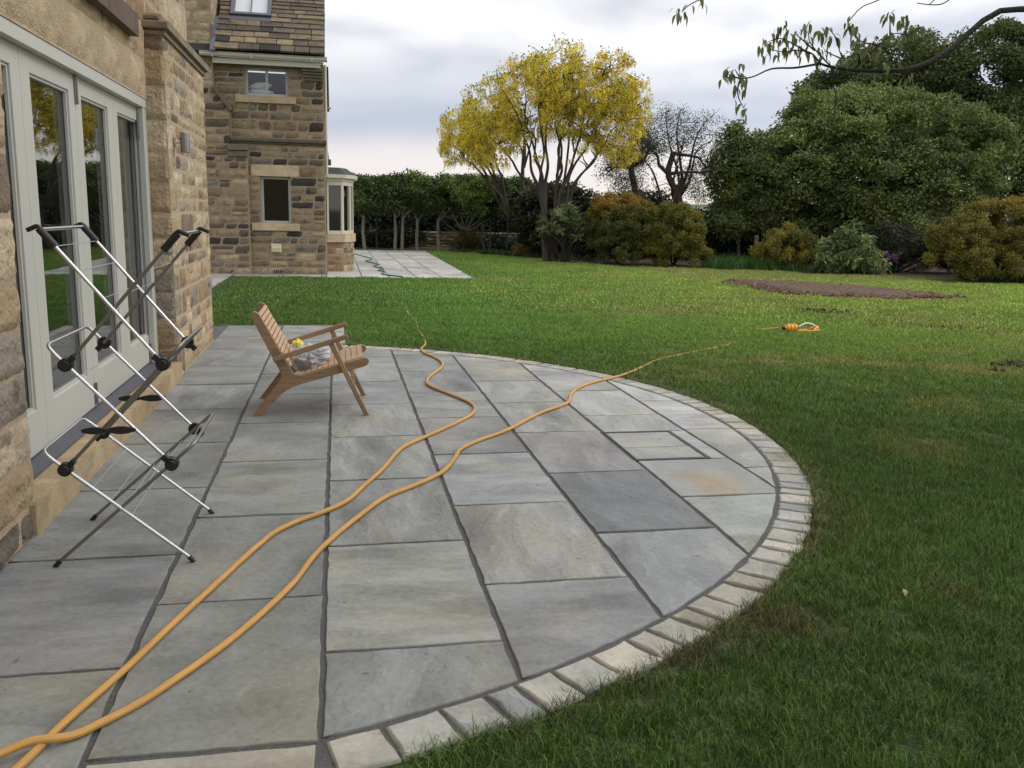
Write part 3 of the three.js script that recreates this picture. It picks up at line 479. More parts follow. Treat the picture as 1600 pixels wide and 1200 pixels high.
  mesh('window_sill', tint(B(-1.903, -0.84, 1.002, 1.166, ZF - 0.12, ZF + 0.05, 0.006), [0.86, 0.67, 0.44]), M.sawn, H);
  mesh('window_sill', tint(B(-2.176, -0.864, 3.832, 3.99, ZF - 0.12, ZF + 0.05, 0.006), [0.74, 0.565, 0.365]), M.sawn, H);
  mesh('corbel', tint(mergeGeometries([0, 1, 2, 3].map((k) => B(-0.70 + 0.012 * k, -0.25, 4.545 - k * 0.062, 4.602 - k * 0.062, ZF - 0.05, ZF + 0.15 - k * 0.03, 0.008))), [0.24, 0.195, 0.14]), M.sawn, H);
  // windows
  const win = (a, b, c, d, fr, mul, m) => {
    const z = ZF - 0.09, gs = [B(a, a + fr, c, d, z - 0.06, z, 0.004), B(b - fr, b, c, d, z - 0.06, z, 0.004), B(a + fr, b - fr, c, c + fr, z - 0.06, z, 0.004), B(a + fr, b - fr, d - fr, d, z - 0.06, z, 0.004)];
    if (mul) gs.push(B((a + b) / 2 - 0.028, (a + b) / 2 + 0.028, c + fr, d - fr, z - 0.06, z - 0.002, 0.004));
    const w = mesh('window', mergeGeometries(gs), m, H); const g = new THREE.PlaneGeometry(b - a - 2 * fr, d - c - 2 * fr); g.translate((a + b) / 2 + 1.5, (c + d) / 2, z - 0.03 - ZF); mesh('pane', g, M.glass, w);
  };
  win(...WU, 0.062, true, M.greyFrame); win(...WL, 0.058, false, M.greyFrame);
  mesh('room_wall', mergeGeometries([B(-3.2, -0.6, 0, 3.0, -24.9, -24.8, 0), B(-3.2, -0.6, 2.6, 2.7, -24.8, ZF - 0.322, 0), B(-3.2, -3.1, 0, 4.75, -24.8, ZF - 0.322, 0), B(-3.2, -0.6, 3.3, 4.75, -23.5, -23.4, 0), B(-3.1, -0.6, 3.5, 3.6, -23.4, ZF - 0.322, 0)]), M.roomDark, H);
  // eaves
  mesh('fascia', B(-2.62, -0.30, 4.62, 4.735, ZF + 0.17, ZF + 0.2, 0.004), M.cream, H);
  mesh('soffit', B(-2.62, -0.25, 4.702, 4.72, ZF + 0.001, ZF + 0.17, 0.002), M.cream, H);
  { const e = mergeGeometries([bar([-2.87, 4.80, ZF + 0.27], [-0.16, 4.80, ZF + 0.27], 0.058, 18), bar([-2.875, 4.835, ZF + 0.325], [-0.155, 4.835, ZF + 0.325], 0.012, 8), bar([-0.175, 4.80, ZF + 0.27], [-0.15, 4.80, ZF + 0.27], 0.064, 18)].map((q) => q.toNonIndexed())); const gu = mesh('gutter', at(boxUV(e)), M.cream, H);
    mesh('gutter_bracket', mergeGeometries([-2.62, -1.8, -0.5].map((x) => B(x, x + 0.03, 4.728, 4.80, ZF + 0.2, ZF + 0.335, 0.004))), M.cream, gu); }
  mesh('downpipe', at(bar([-0.2, 2.3, ZF - 0.12], [-0.2, 4.74, ZF - 0.12], 0.032, 12)), M.cream, H);
  mesh('verge', tint(mergeGeometries([0, 1, 2, 3, 4].map((k) => B(-0.235, -0.13, 3.88 + k * 0.17, 4.04 + k * 0.17, -23.2 + k * 0.2, ZF - 0.2, 0.006))), [0.06, 0.055, 0.05]), M.sawn, H);
  mesh('overflow_pipe', at(bar([-0.24, 3.85, -22.0], [-0.08, 3.84, -22.0], 0.024, 10)), M.greyFrame, H);
  { const v = mesh('vent_cover', mergeGeometries([B(-1.488, -1.258, 0.502, 0.70, ZF - 0.01, ZF + 0.035, 0.006), ...[0, 1].map((k) => B(-1.47, -1.276, 0.525 + k * 0.055, 0.565 + k * 0.055, ZF + 0.036, ZF + 0.055, 0.004))]), mat([0.72, 0.62, 0.45], 0.5), H); }
  mesh('air_brick', mergeGeometries([0, 1, 2, 3, 4].map((k) => B(-1.45 + k * 0.047, -1.418 + k * 0.047, 0.03, 0.1, ZF + 0.005, ZF + 0.016, 0.002))), M.rubber, H);
  // stone slate roof
  const th = 40 * D2R, ey = 4.865, ez = ZF + 0.36, up = [0, Math.sin(th), -Math.cos(th)], nr = [0, Math.cos(th), Math.sin(th)];
  const RM = new THREE.Matrix4().makeBasis(V(1, 0, 0), V(...up), V(...nr)).setPosition(1.5, ey, ez - ZF);   // x along the eave, y up the slope, z out of it
  { const rb = box(-5.4, -0.2, 0, 6.4, -0.14, -0.035, 0); rb.applyMatrix4(RM);
    const roof = mesh('roof', rb, mat([0.03, 0.028, 0.025], 0.95), H), r = rng(61); let y = -0.03, row = 0;
    const RL = [-2.30, -1.40, 1.36, 2.80];
    while (y < 5.2) {
      const ex = Math.max(0.12, 0.265 - row * 0.0115), len = ex * 2.1; let x = -2.58 + r() * 0.05;
      while (x < -0.2) {
        let w = lerp(0.26, 0.62, r()); if (-0.2 - (x + w) < 0.18) w = -0.2 - x; const x1 = x + w;
        const over = x1 > RL[0] && x < RL[1] && y + ex > RL[2] && y < RL[3] - 0.05;
        const segs = over ? [[x, Math.min(x1, RL[0])], [Math.max(x, RL[1]), x1]].filter(([a, b]) => b - a > 0.05) : [[x, x1]];
        for (const [a, b] of segs) {
          const g = new THREE.BoxGeometry(b - a - 0.016, len, 0.042, 4, 3, 1), p = g.attributes.position, sd = row * 7.3 + a * 5;
          for (let i = 0; i < p.count; i++) { const X = p.getX(i), Y = p.getY(i), lo = Y < -len / 2 + 0.01 ? 1 : 0; p.setX(i, X + 0.006 * (N2(Y * 9 + sd, sd, 3) - 0.5)); p.setY(i, Y + lo * 0.022 * (N2(X * 9 + sd, 5, 4) - 0.5)); p.setZ(i, p.getZ(i) + 0.010 * (N2(X * 6 + sd, Y * 6, 5) - 0.5)); }
          g.rotateX(-0.10 - 0.006 * row + (r() - 0.5) * 0.02); g.translate((a + b) / 2, y + len / 2, 0.03 + r() * 0.008); const q = r(), c = q < 0.38 ? [0.30, 0.235, 0.15] : q < 0.68 ? [0.21, 0.17, 0.12] : q < 0.85 ? [0.15, 0.125, 0.095] : q < 0.93 ? [0.38, 0.30, 0.185] : [0.05, 0.046, 0.044];
          let gg = boxUV(g, [r() * 3, r() * 3]); gg.computeVertexNormals(); gg = tint(gg, scl(c, 0.9 + 0.3 * r())); gg.applyMatrix4(RM); mesh('roof_tile', gg, stoneMats[Math.floor(r() * 3)], roof);
        }
        x = x1;
      }
      y += ex; row++;
    }
  }
  { const g = thing('x', '', ''); scene.remove(g); used['x'] = -1;
    const rl = new THREE.Group(); rl.name = 'rooflight'; H.add(rl); const b = (x0, x1, y0, y1, z0, z1, bv = 0.004) => { const q = box(x0, x1, y0, y1, z0, z1, bv); q.applyMatrix4(RM); return q; };
    mesh('flashing', mergeGeometries([b(-2.37, -1.34, 1.22, 1.37, 0.045, 0.058), b(-2.37, -2.31, 1.37, 2.9, 0.04, 0.056), b(-1.40, -1.34, 1.37, 2.9, 0.04, 0.056)]), M.lead, rl);
    mesh('frame', mergeGeometries([b(-2.30, -2.21, 1.38, 2.78, 0.0, 0.11), b(-1.49, -1.40, 1.38, 2.78, 0.0, 0.11), b(-2.21, -1.49, 1.38, 1.47, 0.0, 0.11), b(-2.21, -1.49, 2.69, 2.78, 0.0, 0.11), b(-1.862, -1.838, 1.47, 2.69, 0.06, 0.1)]), mat([0.075, 0.085, 0.11], 0.4), rl);
    const pg = new THREE.PlaneGeometry(0.72, 1.22); pg.translate(-1.85, 2.08, 0.075); pg.applyMatrix4(RM); mesh('pane', pg, M.glass, rl); mesh('blind', b(-2.21, -1.49, 1.47, 2.69, 0.03, 0.036, 0), mat([0.8, 0.8, 0.82], 0.8), rl); }
  { const g = box(-2.64, -2.52, -0.1, 1.3, 0.03, 0.06, 0.004); g.applyMatrix4(RM); mesh('flashing', mergeGeometries([g, B(-2.625, -2.605, 4.72, 5.45, ZF - 0.35, ZF + 0.14, 0.004)]), M.lead, H); }
  // bowed bay on the side wall
  { const bay = new THREE.Group(); bay.name = 'bay_window'; H.add(bay);
    const P = [[-0.22, -22.62], [0.17, -22.74], [0.36, -23.12], [0.44, -23.62], [0.44, -24.4], [0.36, -24.9], [0.17, -25.28], [-0.22, -25.4]];
    const off = (d) => P.map((p, i) => { const a = P[Math.max(0, i - 1)], b = P[Math.min(P.length - 1, i + 1)]; let tx = b[0] - a[0], tz = b[1] - a[1]; const L = Math.hypot(tx, tz); return [p[0] - tz / L * d * -1 * -1, p[1] + tx / L * d]; });
    const ring = (d, y0, y1) => { const Q = off(d), sh = new THREE.Shape([[-0.3, Q[0][1]], ...Q, [-0.3, Q[7][1]]].map((p) => new THREE.Vector2(p[0], p[1]))), g = new THREE.ExtrudeGeometry(sh, { depth: y1 - y0, bevelEnabled: false }); g.rotateX(Math.PI / 2); g.translate(0, y1, 0); return at(boxUV(g)); };
    mesh('base_wall', ring(-0.004, -0.1, 0.74), M.pointingFar, bay);
    const dirs = off(1).map((q, i) => [q[0] - P[i][0], q[1] - P[i][1]]), out = Math.sign(dirs[3][0]) || 1;
    for (let k = 0; k < 7; k++) { const a = P[k], b = P[k + 1], L = Math.hypot(b[0] - a[0], b[1] - a[1]); let nx = -(b[1] - a[1]) / L, nz = (b[0] - a[0]) / L; const mx = (a[0] + b[0]) / 2, mz = (a[1] + b[1]) / 2; if (nx * (mx + 0.2) + nz * (mz + 24) < 0) { nx = -nx; nz = -nz; }
      if (k > 3) continue;
      const Fk = frame([mx + 1.5, 0, mz - ZF], [nx, 0, nz]); rubble(bay, Fk, 0, 0.72, () => [[-L / 2 + 0.005, L / 2 - 0.005]], { h0: 0.12, h1: 0.2, w0: 0.14, w1: 0.34, pal: 'near', seg: 0.07, amp: 0.008, proud: 0.012, joint: 0.018, split: 0.15 }, 71 + k);
      const ux = nz, uz = -nx, fm = new THREE.Matrix4().makeBasis(V(ux, 0, uz), V(0, 1, 0), V(nx, 0, nz)).setPosition(mx + 1.5, 0, mz - ZF), bb = (...q) => { const g = box(...q); g.applyMatrix4(fm); return g; };
      mesh('mullion', mergeGeometries([bb(-L / 2, -L / 2 + 0.05, 0.91, 2.2, -0.07, 0, 0.004), bb(L / 2 - 0.05, L / 2, 0.91, 2.2, -0.07, 0, 0.004), bb(-L / 2 + 0.05, L / 2 - 0.05, 0.91, 1.0, -0.07, -0.002, 0.004), bb(-L / 2 + 0.05, L / 2 - 0.05, 2.10, 2.2, -0.07, -0.002, 0.004)]), M.cream, bay);
      const pg = new THREE.PlaneGeometry(L - 0.1, 1.1); pg.translate(0, 1.55, -0.035); pg.applyMatrix4(fm); mesh('pane', pg, M.glass, bay); }
    const sg = ring(0.05 * out, 0.722, 0.905); mesh('sill', tint(sg, [0.86, 0.69, 0.46]), M.sawn, bay);
    mesh('head', ring(0.02 * out, 2.203, 2.27), M.cream, bay); mesh('gutter', ring(0.11 * out, 2.275, 2.36), M.cream, bay);
    const r = rng(75), gs = [];
    for (let k = 0; k < 5; k++) gs.push(ring((0.07 - k * 0.05) * out, 2.362 + k * 0.035, 2.392 + k * 0.035)); mesh('roof', mergeGeometries(gs), M.lead, bay);
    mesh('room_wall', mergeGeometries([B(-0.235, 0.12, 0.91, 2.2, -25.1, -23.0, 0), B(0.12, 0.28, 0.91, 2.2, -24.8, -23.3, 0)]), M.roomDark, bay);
    mesh('corner_stone', tint(B(-0.24, -0.10, 2.55, 2.68, -22.3, -22.0, 0.01), [0.2, 0.16, 0.12]), M.sawn, bay);
  }
}
for (const [x, y, s, l] of [[-1.66, 4.1, 1, 'plump white pillow lying lowest inside the upper window of the far wing'], [-1.66, 4.24, 0.85, 'creased white pillow resting on another inside the upper window']]) {
  const g = new THREE.SphereGeometry(1, 28, 18), p = g.attributes.position; for (let i = 0; i < p.count; i++) { const X = p.getX(i), Y = p.getY(i), Z = p.getZ(i), w = 1 - 0.3 * Math.pow(Math.abs(X), 3); p.setXYZ(i, X * 0.30 * s + 0.02 * (N2(Y * 3 + 9, Z * 3, 3) - 0.5), Y * 0.085 * w + 0.03 * (N2(X * 4 + s * 9, Z * 4, 5) - 0.5), Z * 0.16); }
  g.computeVertexNormals(); const m = mesh(numbered('pillow'), g, M.white); m.position.set(x, y, ZF - 0.42); m.rotation.z = s < 1 ? 0.16 : 0; tag(m, l, 'pillow');
}

// ================================================================ DRYING RACK
{
  const o = [-0.905, 0, -4.10], t = thing('drying_rack', 'folding metal clothes drying rack with black knobs standing open by glass doors', 'drying rack', o);
  const P = (x, y, z) => [x - o[0], y, z - o[2]], zn = -3.79, zf = -4.41, R = 0.0074;
  const N = { fl: [-1.18, 0.006], fr: [-0.62, 0.006], l1: [-1.105, 0.43], r1: [-0.69, 0.44], l2: [-1.075, 0.865], r2: [-0.705, 0.865], tl: [-1.135, 1.40], tr: [-0.63, 1.39] };
  const ext = (a, b, d) => { const L = Math.hypot(b[0] - a[0], b[1] - a[1]); return [b[0] + (b[0] - a[0]) / L * d, b[1] + (b[1] - a[1]) / L * d]; };
  const dirs = { l: M.chrome, r: M.steelDark };
  const one = (a, b, z, m, nm = 'leg') => mesh(nm, bar(P(a[0], a[1], z), P(b[0], b[1], z), R, 12), m, t);
  // bars that run up to the left are bright, those that run up to the right mirror the stone and doors
  const u = (a, b, d, m, dz = 0) => {                                  // a ladder: two side bars joined by a rounded loop past b
    const e = ext(a, b, d), c = [lerp(b[0], e[0], 0.72), lerp(b[1], e[1], 0.72)], zi = zn - dz, zo = zf + dz;
    mesh('frame_tube', tube([P(a[0], a[1], zi), P(...[lerp(a[0], b[0], 0.5), lerp(a[1], b[1], 0.5)], zi), P(b[0], b[1], zi), P(c[0], c[1], zi - 0.003), P(lerp(c[0], e[0], 0.7), lerp(c[1], e[1], 0.7), zi - 0.014), P(e[0], e[1], zi - 0.052), P(e[0], e[1], zi - 0.12), P(e[0], e[1], (zi + zo) / 2), P(e[0], e[1], zo + 0.12), P(e[0], e[1], zo + 0.052), P(lerp(c[0], e[0], 0.7), lerp(c[1], e[1], 0.7), zo + 0.014), P(c[0], c[1], zo + 0.003), P(b[0], b[1], zo), P(lerp(a[0], b[0], 0.5), lerp(a[1], b[1], 0.5), zo), P(a[0], a[1], zo)], R, 12, 120), m, t);
  };
  u(N.fr, N.l1, 0.115, M.chrome); u(N.fl, N.r1, 0.125, M.steelDark, 0.02);
  u(N.r1, N.l2, 0.105, M.chrome); u(N.l1, N.r2, 0.105, M.steelDark, 0.02);
  for (const z of [zn, zf]) { one(N.r2, N.tl, z, M.chrome, 'side_bar'); one(N.l2, N.tr, z + (z === zn ? -0.02 : 0.02), M.steelDark, 'side_bar'); }
  for (const [k, dz] of [['tl', 0], ['tr', 0.02]]) mesh('cross_bar', bar(P(N[k][0], N[k][1], zn - dz), P(N[k][0], N[k][1], zf + dz), 0.008, 12), M.chrome, t);
  // black plastic sleeves with hooked ends at the top
  for (const [a, b, dz] of [[N.r2, N.tl, 0], [N.l2, N.tr, 0.02]]) for (const z of [zn - dz, zf + dz]) {
    const q = ext(b, a, 0), L = Math.hypot(a[0] - b[0], a[1] - b[1]), d = [(a[0] - b[0]) / L, (a[1] - b[1]) / L], s = Math.sign(-d[0]);
    const sl = bar(P(b[0] - d[0] * 0.005, b[1] - d[1] * 0.005, z), P(b[0] + d[0] * 0.085, b[1] + d[1] * 0.085, z), 0.0155, 12);
    const hk = tube([P(b[0] + d[0] * 0.02, b[1] + d[1] * 0.02, z), P(b[0] - d[0] * 0.01, b[1] - d[1] * 0.01 + 0.004, z), P(b[0] + s * 0.028, b[1] + 0.004, z), P(b[0] + s * 0.046, b[1] - 0.004, z)], 0.009, 8, 14);
    mesh('handle', mergeGeometries([sl, hk].map((g) => g.toNonIndexed())), M.black, t);
  }
  for (const k of ['l1', 'r1', 'l2', 'r2']) for (const z of [zn, zf]) {
    const s = z === zn ? 1 : -1; const g = new THREE.CylinderGeometry(0.027, 0.029, 0.034, 24), g2 = new THREE.CylinderGeometry(0.018, 0.022, 0.012, 18); g2.translate(0, 0.022, 0); const g3 = new THREE.BoxGeometry(0.024, 0.026, 0.04); g3.translate(0, -0.002, -0.03);
    const kn = mergeGeometries([g, g2, g3].map((q) => q.toNonIndexed())); kn.rotateX(s * Math.PI / 2); if (k[0] === 'r') kn.rotateZ(0.8); else kn.rotateZ(-0.8); kn.translate(...P(N[k][0], N[k][1], z + s * 0.004)); mesh('knob', kn, M.black, t);
  }
  for (const k of ['fl', 'fr']) for (const z of k === 'fl' ? [zn - 0.02, zf + 0.02] : [zn, zf]) { const d = k === 'fl' ? N.r1 : N.l1, e = [lerp(N[k][0], d[0], 0.045), lerp(N[k][1], d[1], 0.045)]; mesh('foot_cap', bar(P(N[k][0], 0.001, z), P(e[0], e[1], z), 0.0105, 12), M.black, t); }
  // wires between the two side bars of every ladder
  const wires = (a, b, f0, dz) => { for (const f of f0) mesh('wire', bar(P(lerp(a[0], b[0], f), lerp(a[1], b[1], f), zn - dz), P(lerp(a[0], b[0], f), lerp(a[1], b[1], f), zf + dz), 0.0018, 6), M.wire, t); };
  wires(N.r2, N.tl, [0.50, 0.70, 0.88], 0); wires(N.l2, N.tr, [0.55, 0.72, 0.86], 0.02);
  wires(N.fr, N.l1, [0.50, 0.66, 0.8, 0.92], 0); wires(N.fl, N.r1, [0.62, 0.76, 0.88, 1.08, 1.16], 0.02); wires(N.l1, N.r2, [1.1, 0.86], 0.02); wires(N.r1, N.l2, [0.88], 0);
  // locking struts
  for (const [z, s] of [[zn + 0.012, 1], [zf - 0.012, -1]]) {
    const y = 0.592, mb = []; const el = (x0, x1, h) => { const sh = new THREE.Shape(); const n = 18; for (let i = 0; i <= n; i++) { const q = i / n; sh[i ? 'lineTo' : 'moveTo'](lerp(x0, x1, q), y - h * Math.sin(Math.PI * q) - 0.004); } for (let i = n; i >= 0; i--) { const q = i / n; sh.lineTo(lerp(x0, x1, q), y + h * Math.sin(Math.PI * q) + 0.004); } const g = new THREE.ExtrudeGeometry(sh, { depth: 0.008, bevelEnabled: true, bevelSize: 0.002, bevelThickness: 0.002, bevelSegments: 1 }); g.translate(-o[0], 0, z - o[2] - 0.004); return g; };
    mesh('locking_strut', mergeGeometries([el(-1.03, -0.935, 0.009), el(-0.935, -0.825, 0.010)]), M.black, t);
  }
}

// ================================================================ LOUNGE CHAIR
{
  const o = [-0.2, 0, -6.91], t = thing('lounge_chair', 'low wooden slatted armchair standing sideways on the paving', 'chair', o);
  const wood = rep(tex(512, (u, v) => { const g = fbm(u, v, 3, 60, 4, 131), k = fbm(u, v, 2, 9, 3, 137); const q = 0.72 + 0.42 * (g - 0.5) + 0.3 * (k - 0.5); return [0.40 * q, 0.245 * q, 0.128 * q]; }), 1 / 0.7);
  const W = mat([1.0, 1.0, 1.0], 0.55, { map: wood, bumpMap: grainB, bumpScale: 0.0008 }), W2 = mat([1.18, 1.16, 1.14].map((x) => Math.min(1, x)), 0.6, { map: rep(tex(256, (u, v) => { const q = 0.8 + 0.35 * (fbm(u, v, 40, 2, 4, 141) - 0.5); return [0.62 * q, 0.405 * q, 0.25 * q]; }), 1 / 0.5) });
  const sh = new THREE.Shape(); const S = (x, y) => [x - o[0], y];
  sh.moveTo(...S(-0.625, 0)); sh.lineTo(...S(-0.556, 0)); sh.quadraticCurveTo(...S(-0.43, 0.165), ...S(-0.345, 0.208)); sh.quadraticCurveTo(...S(-0.31, 0.226), ...S(-0.25, 0.242)); sh.lineTo(...S(0.185, 0.362));
  sh.bezierCurveTo(...S(0.245, 0.38), ...S(0.235, 0.445), ...S(0.175, 0.428)); sh.lineTo(...S(-0.23, 0.310)); sh.quadraticCurveTo(...S(-0.305, 0.288), ...S(-0.335, 0.335)); sh.lineTo(...S(-0.548, 0.742)); sh.bezierCurveTo(...S(-0.575, 0.79), ...S(-0.635, 0.775), ...S(-0.607, 0.725)); sh.lineTo(...S(-0.418, 0.330)); sh.quadraticCurveTo(...S(-0.400, 0.285), ...S(-0.435, 0.25)); sh.lineTo(...S(-0.625, 0));
  const side = (z) => { const g = new THREE.ExtrudeGeometry(sh, { depth: 0.030, bevelEnabled: true, bevelSize: 0.004, bevelThickness: 0.004, bevelSegments: 2, bevelOffset: -0.004, curveSegments: 10 }); g.translate(0, 0, z - o[2]); return boxUV(g); };
  mesh('side_frame', side(-6.608), W, t); mesh('side_frame', side(-7.246), W, t);
  const beam = (a, b, h, z0, z1, m, nm) => { const L = Math.hypot(b[0] - a[0], b[1] - a[1]); let g = box(0, L, -h / 2, h / 2, z0 - o[2], z1 - o[2], 0.005); g.rotateZ(Math.atan2(b[1] - a[1], b[0] - a[0])); g.translate(a[0] - o[0], a[1], 0); return mesh(nm, g, m, t); };
  for (const [z0, z1] of [[-6.569, -6.522], [-7.30, -7.253]]) { beam([-0.462, 0.425], [0.072, 0.596], 0.034, z0, z1, W, 'armrest'); beam([-0.047, 0.54], [0.205, 0.0], 0.036, z0 + 0.006, z1 - 0.008, W, 'front_leg'); }
  beam([0.098, 0.22], [0.125, 0.22], 0.05, -7.262, -6.56, W, 'stretcher'); beam([-0.44, 0.235], [-0.41, 0.235], 0.05, -7.215, -6.61, W, 'stretcher');
  for (let i = 0; i < 11; i++) { const x = lerp(-0.258, 0.165, i / 10), y = 0.312 + (x + 0.23) * 0.291; beam([x - 0.0185, y - 0.0055], [x + 0.0185, y + 0.0055], 0.014, -7.214, -6.61, W2, 'seat_slat'); }
  for (let i = 0; i < 12; i++) { const q = i / 11, x = lerp(-0.352, -0.556, q), y = lerp(0.375, 0.742, q), dx = -0.485 * 0.0145, dy = 0.875 * 0.0145; beam([x - dx, y - dy], [x + dx, y + dy], 0.014, -7.214, -6.61, W2, 'back_slat'); }

  // the bundle in clear plastic that lies on the seat
  const bp = [-0.205, 0.388, -6.88], bag = thing('plastic_bag', 'crumpled clear plastic bag holding dark fabric, lying on the wooden chair seat', 'bag', bp);
  const blob = (rx, ry, rz, amp, fr, sd, n = 64) => { const g = new THREE.SphereGeometry(1, n, n * 0.7 | 0), p = g.attributes.position; for (let i = 0; i < p.count; i++) { const x = p.getX(i), y = p.getY(i), z = p.getZ(i); const a = N2(x * fr + sd, y * fr + z * fr * 0.7 + sd, 5), b = Math.abs(N2(x * fr * 1.7 + z * 3 + sd, y * fr * 2.3 - z * 2, 9) - 0.5) * 2, k = 1 + amp * (a - 0.5) * 1.6 - amp * 0.9 * (1 - b) * 0.6; const q = Math.pow(Math.abs(y), 0.8) * Math.sign(y); p.setXYZ(i, x * rx * k, q * ry * k, z * rz * k); } g.computeVertexNormals(); g.rotateZ(0.29); return g; };
  mesh('folded_fabric', blob(0.140, 0.080, 0.172, 0.2, 1.7, 3), mat([0.055, 0.045, 0.04], 0.9, { map: null }), bag);
  const film = new THREE.MeshPhysicalMaterial({ color: new THREE.Color().setRGB(0.92, 0.92, 0.94), roughness: 0.2, transmission: 0.7, thickness: 0, ior: 1.5, side: THREE.DoubleSide });
  mesh('film', blob(0.170, 0.108, 0.21, 0.25, 2.4, 7, 100), film, bag);
  const yg = new THREE.IcosahedronGeometry(0.036, 5), yp = yg.attributes.position; for (let i = 0; i < yp.count; i++) { const x = yp.getX(i), y = yp.getY(i), z = yp.getZ(i), k = 0.75 + 0.75 * Math.abs(N2(x * 60 + 4, y * 60 + z * 44, 8) - 0.5) * 2; yp.setXYZ(i, x * k * 1.1, y * k, z * k); } yg.computeVertexNormals();
  const ym = mesh(numbered('yellow_cloth'), yg, mat([0.78, 0.66, 0.10], 0.8)); ym.position.set(-0.305, 0.478, -6.985); tag(ym, 'small crumpled yellow cloth resting on the plastic bag in the chair', 'cloth');
}

// ================================================================ HOSES AND SPRINKLER
{
  const hoseT = tex(256, (u, v) => { const st = Math.abs(mod(v * 6, 1) - 0.5) < 0.07 ? 0.72 : 1, q = st * (0.88 + 0.3 * (fbm(u, v, 30, 6, 4, 171) - 0.5)); return mixc([0.64 * q, 0.345 * q, 0.085 * q], [0.36, 0.22, 0.09], 0.5 * sm(0.62, 0.75, fbm(u, v, 12, 5, 4, 177))); }); hoseT.repeat.set(7, 1); const hoseM = mat([1, 1, 1], 0.55, { map: hoseT }), R = 0.0125, y = 0.0135;
  const A = [[-1.02, -1.7], [-0.93, -2.14], [-0.85, -2.37], [-0.8, -2.55], [-0.7, -2.84], [-0.61, -3.14], [-0.51, -3.46], [-0.37, -3.9], [-0.3, -4.08], [-0.2, -4.22], [-0.08, -4.34], [0.03, -4.49], [0.13, -4.75], [0.24, -5.04], [0.4, -5.54], [0.57, -5.8], [0.81, -6.15], [0.98, -6.44], [1.035, -6.64], [1.03, -6.85], [0.9, -7.24], [0.79, -7.56], [0.77, -7.73], [0.83, -8.04], [1.0, -8.55], [1.03, -8.85], [0.97, -9.22], [0.91, -9.44], [0.905, -9.71]];
  const B = [[-1.3, -1.75], [-1.05, -2.28], [-0.92, -2.39], [-0.85, -2.435], [-0.76, -2.475], [-0.69, -2.54], [-0.61, -2.63], [-0.52, -2.77], [-0.42, -2.94], [-0.31, -3.17], [-0.19, -3.48], [-0.12, -3.74], [-0.04, -3.96], [0.09, -4.25], [0.24, -4.54], [0.42, -4.74], [0.58, -4.95], [0.7, -5.26], [0.76, -5.45], [0.9, -5.65], [1.14, -5.91], [1.41, -6.3], [1.56, -6.5], [1.81, -6.78], [1.92, -7.08], [2.04, -7.34], [2.26, -7.62], [2.54, -7.86]];
  const GA = [[0.98, -10.05], [1.03, -10.7], [1.03, -11.46], [1.07, -12.3], [1.05, -13.31], [1.08, -14.42], [1.05, -15.26]], GB = [[2.66, -7.98], [3.0, -8.43], [3.39, -8.93], [3.85, -9.35], [4.38, -9.76], [4.9, -10.3], [5.3, -11.1], [5.5, -11.55], [5.77, -11.36], [6.0, -11.28]];
  const cross = ([x, z]) => y + 0.024 * Math.exp(-(((x + 0.87) ** 2 + (z + 2.41) ** 2) / 0.006));
  const wig = (k) => 0.006 * Math.sin(k * 2.7);
  const pa = A.map(([x, z]) => [x, y, z]), pb = B.map((p) => [p[0], cross(p), p[1]]);
  const ga = GA.map(([x, z], i) => [x, [0.010, -0.006, -0.003, -0.008, -0.006, -0.010, -0.02][i], z]), gb = GB.map(([x, z], i) => [x, [0.010, -0.002, 0.001, -0.008, -0.004, -0.02, -0.02, -0.006, 0.004, 0.035][i], z]);
  const h1 = thing('garden_hose', 'orange garden hose snaking past the wooden chair into the lawn', 'hose', [0.2, 0, -5.5]), h2 = thing('garden_hose', 'orange garden hose running diagonally over the paving towards the lawn sprinkler', 'hose', [0.6, 0, -5]);
  const rel = (p, o) => p.map((q) => [q[0] - o.position.x, q[1], q[2] - o.position.z]);
  mesh('hose_tube', tube(rel([...pa, ...ga], h1), R, 10, 420), hoseM, h1); mesh('hose_tube', tube(rel([...pb, ...gb], h2), R, 10, 420), hoseM, h2);

  const sp = thing('lawn_sprinkler', 'orange oscillating lawn sprinkler with curved pale spray arm lying in the grass', 'sprinkler', [6.23, 0, -11.15]); sp.rotation.y = 0.12; sp.scale.setScalar(1.1);
  const orange = mat([0.82, 0.34, 0.03], 0.4);
  mesh('motor_body', mergeGeometries([bar([-0.17, 0.05, 0], [-0.03, 0.05, 0], 0.045, 18), bar([-0.20, 0.05, 0], [-0.17, 0.05, 0], 0.03, 14), new THREE.TorusGeometry(0.044, 0.012, 8, 20).rotateY(Math.PI / 2).translate(-0.125, 0.05, 0), new THREE.TorusGeometry(0.044, 0.012, 8, 20).rotateY(Math.PI / 2).translate(-0.065, 0.05, 0)].map((g) => g.toNonIndexed())), orange, sp);
  mesh('coupling', mergeGeometries([bar([-0.225, 0.05, 0], [-0.2, 0.05, 0], 0.022, 12), bar([-0.03, 0.05, 0], [-0.005, 0.05, 0], 0.03, 12)].map((g) => g.toNonIndexed())), M.black, sp);
  mesh('base_frame', mergeGeometries([tube([[-0.06, 0.018, 0.02], [0.05, 0.014, 0.05], [0.2, 0.014, 0.055], [0.29, 0.016, 0.03], [0.295, 0.018, -0.03], [0.2, 0.014, -0.055], [0.05, 0.014, -0.05], [-0.06, 0.018, -0.02]], 0.012, 8, 60), tube([[0.2, 0.02, 0.04], [0.27, 0.05, 0.02], [0.285, 0.055, 0], [0.27, 0.05, -0.02], [0.2, 0.02, -0.04]], 0.017, 8, 30)]), orange, sp);
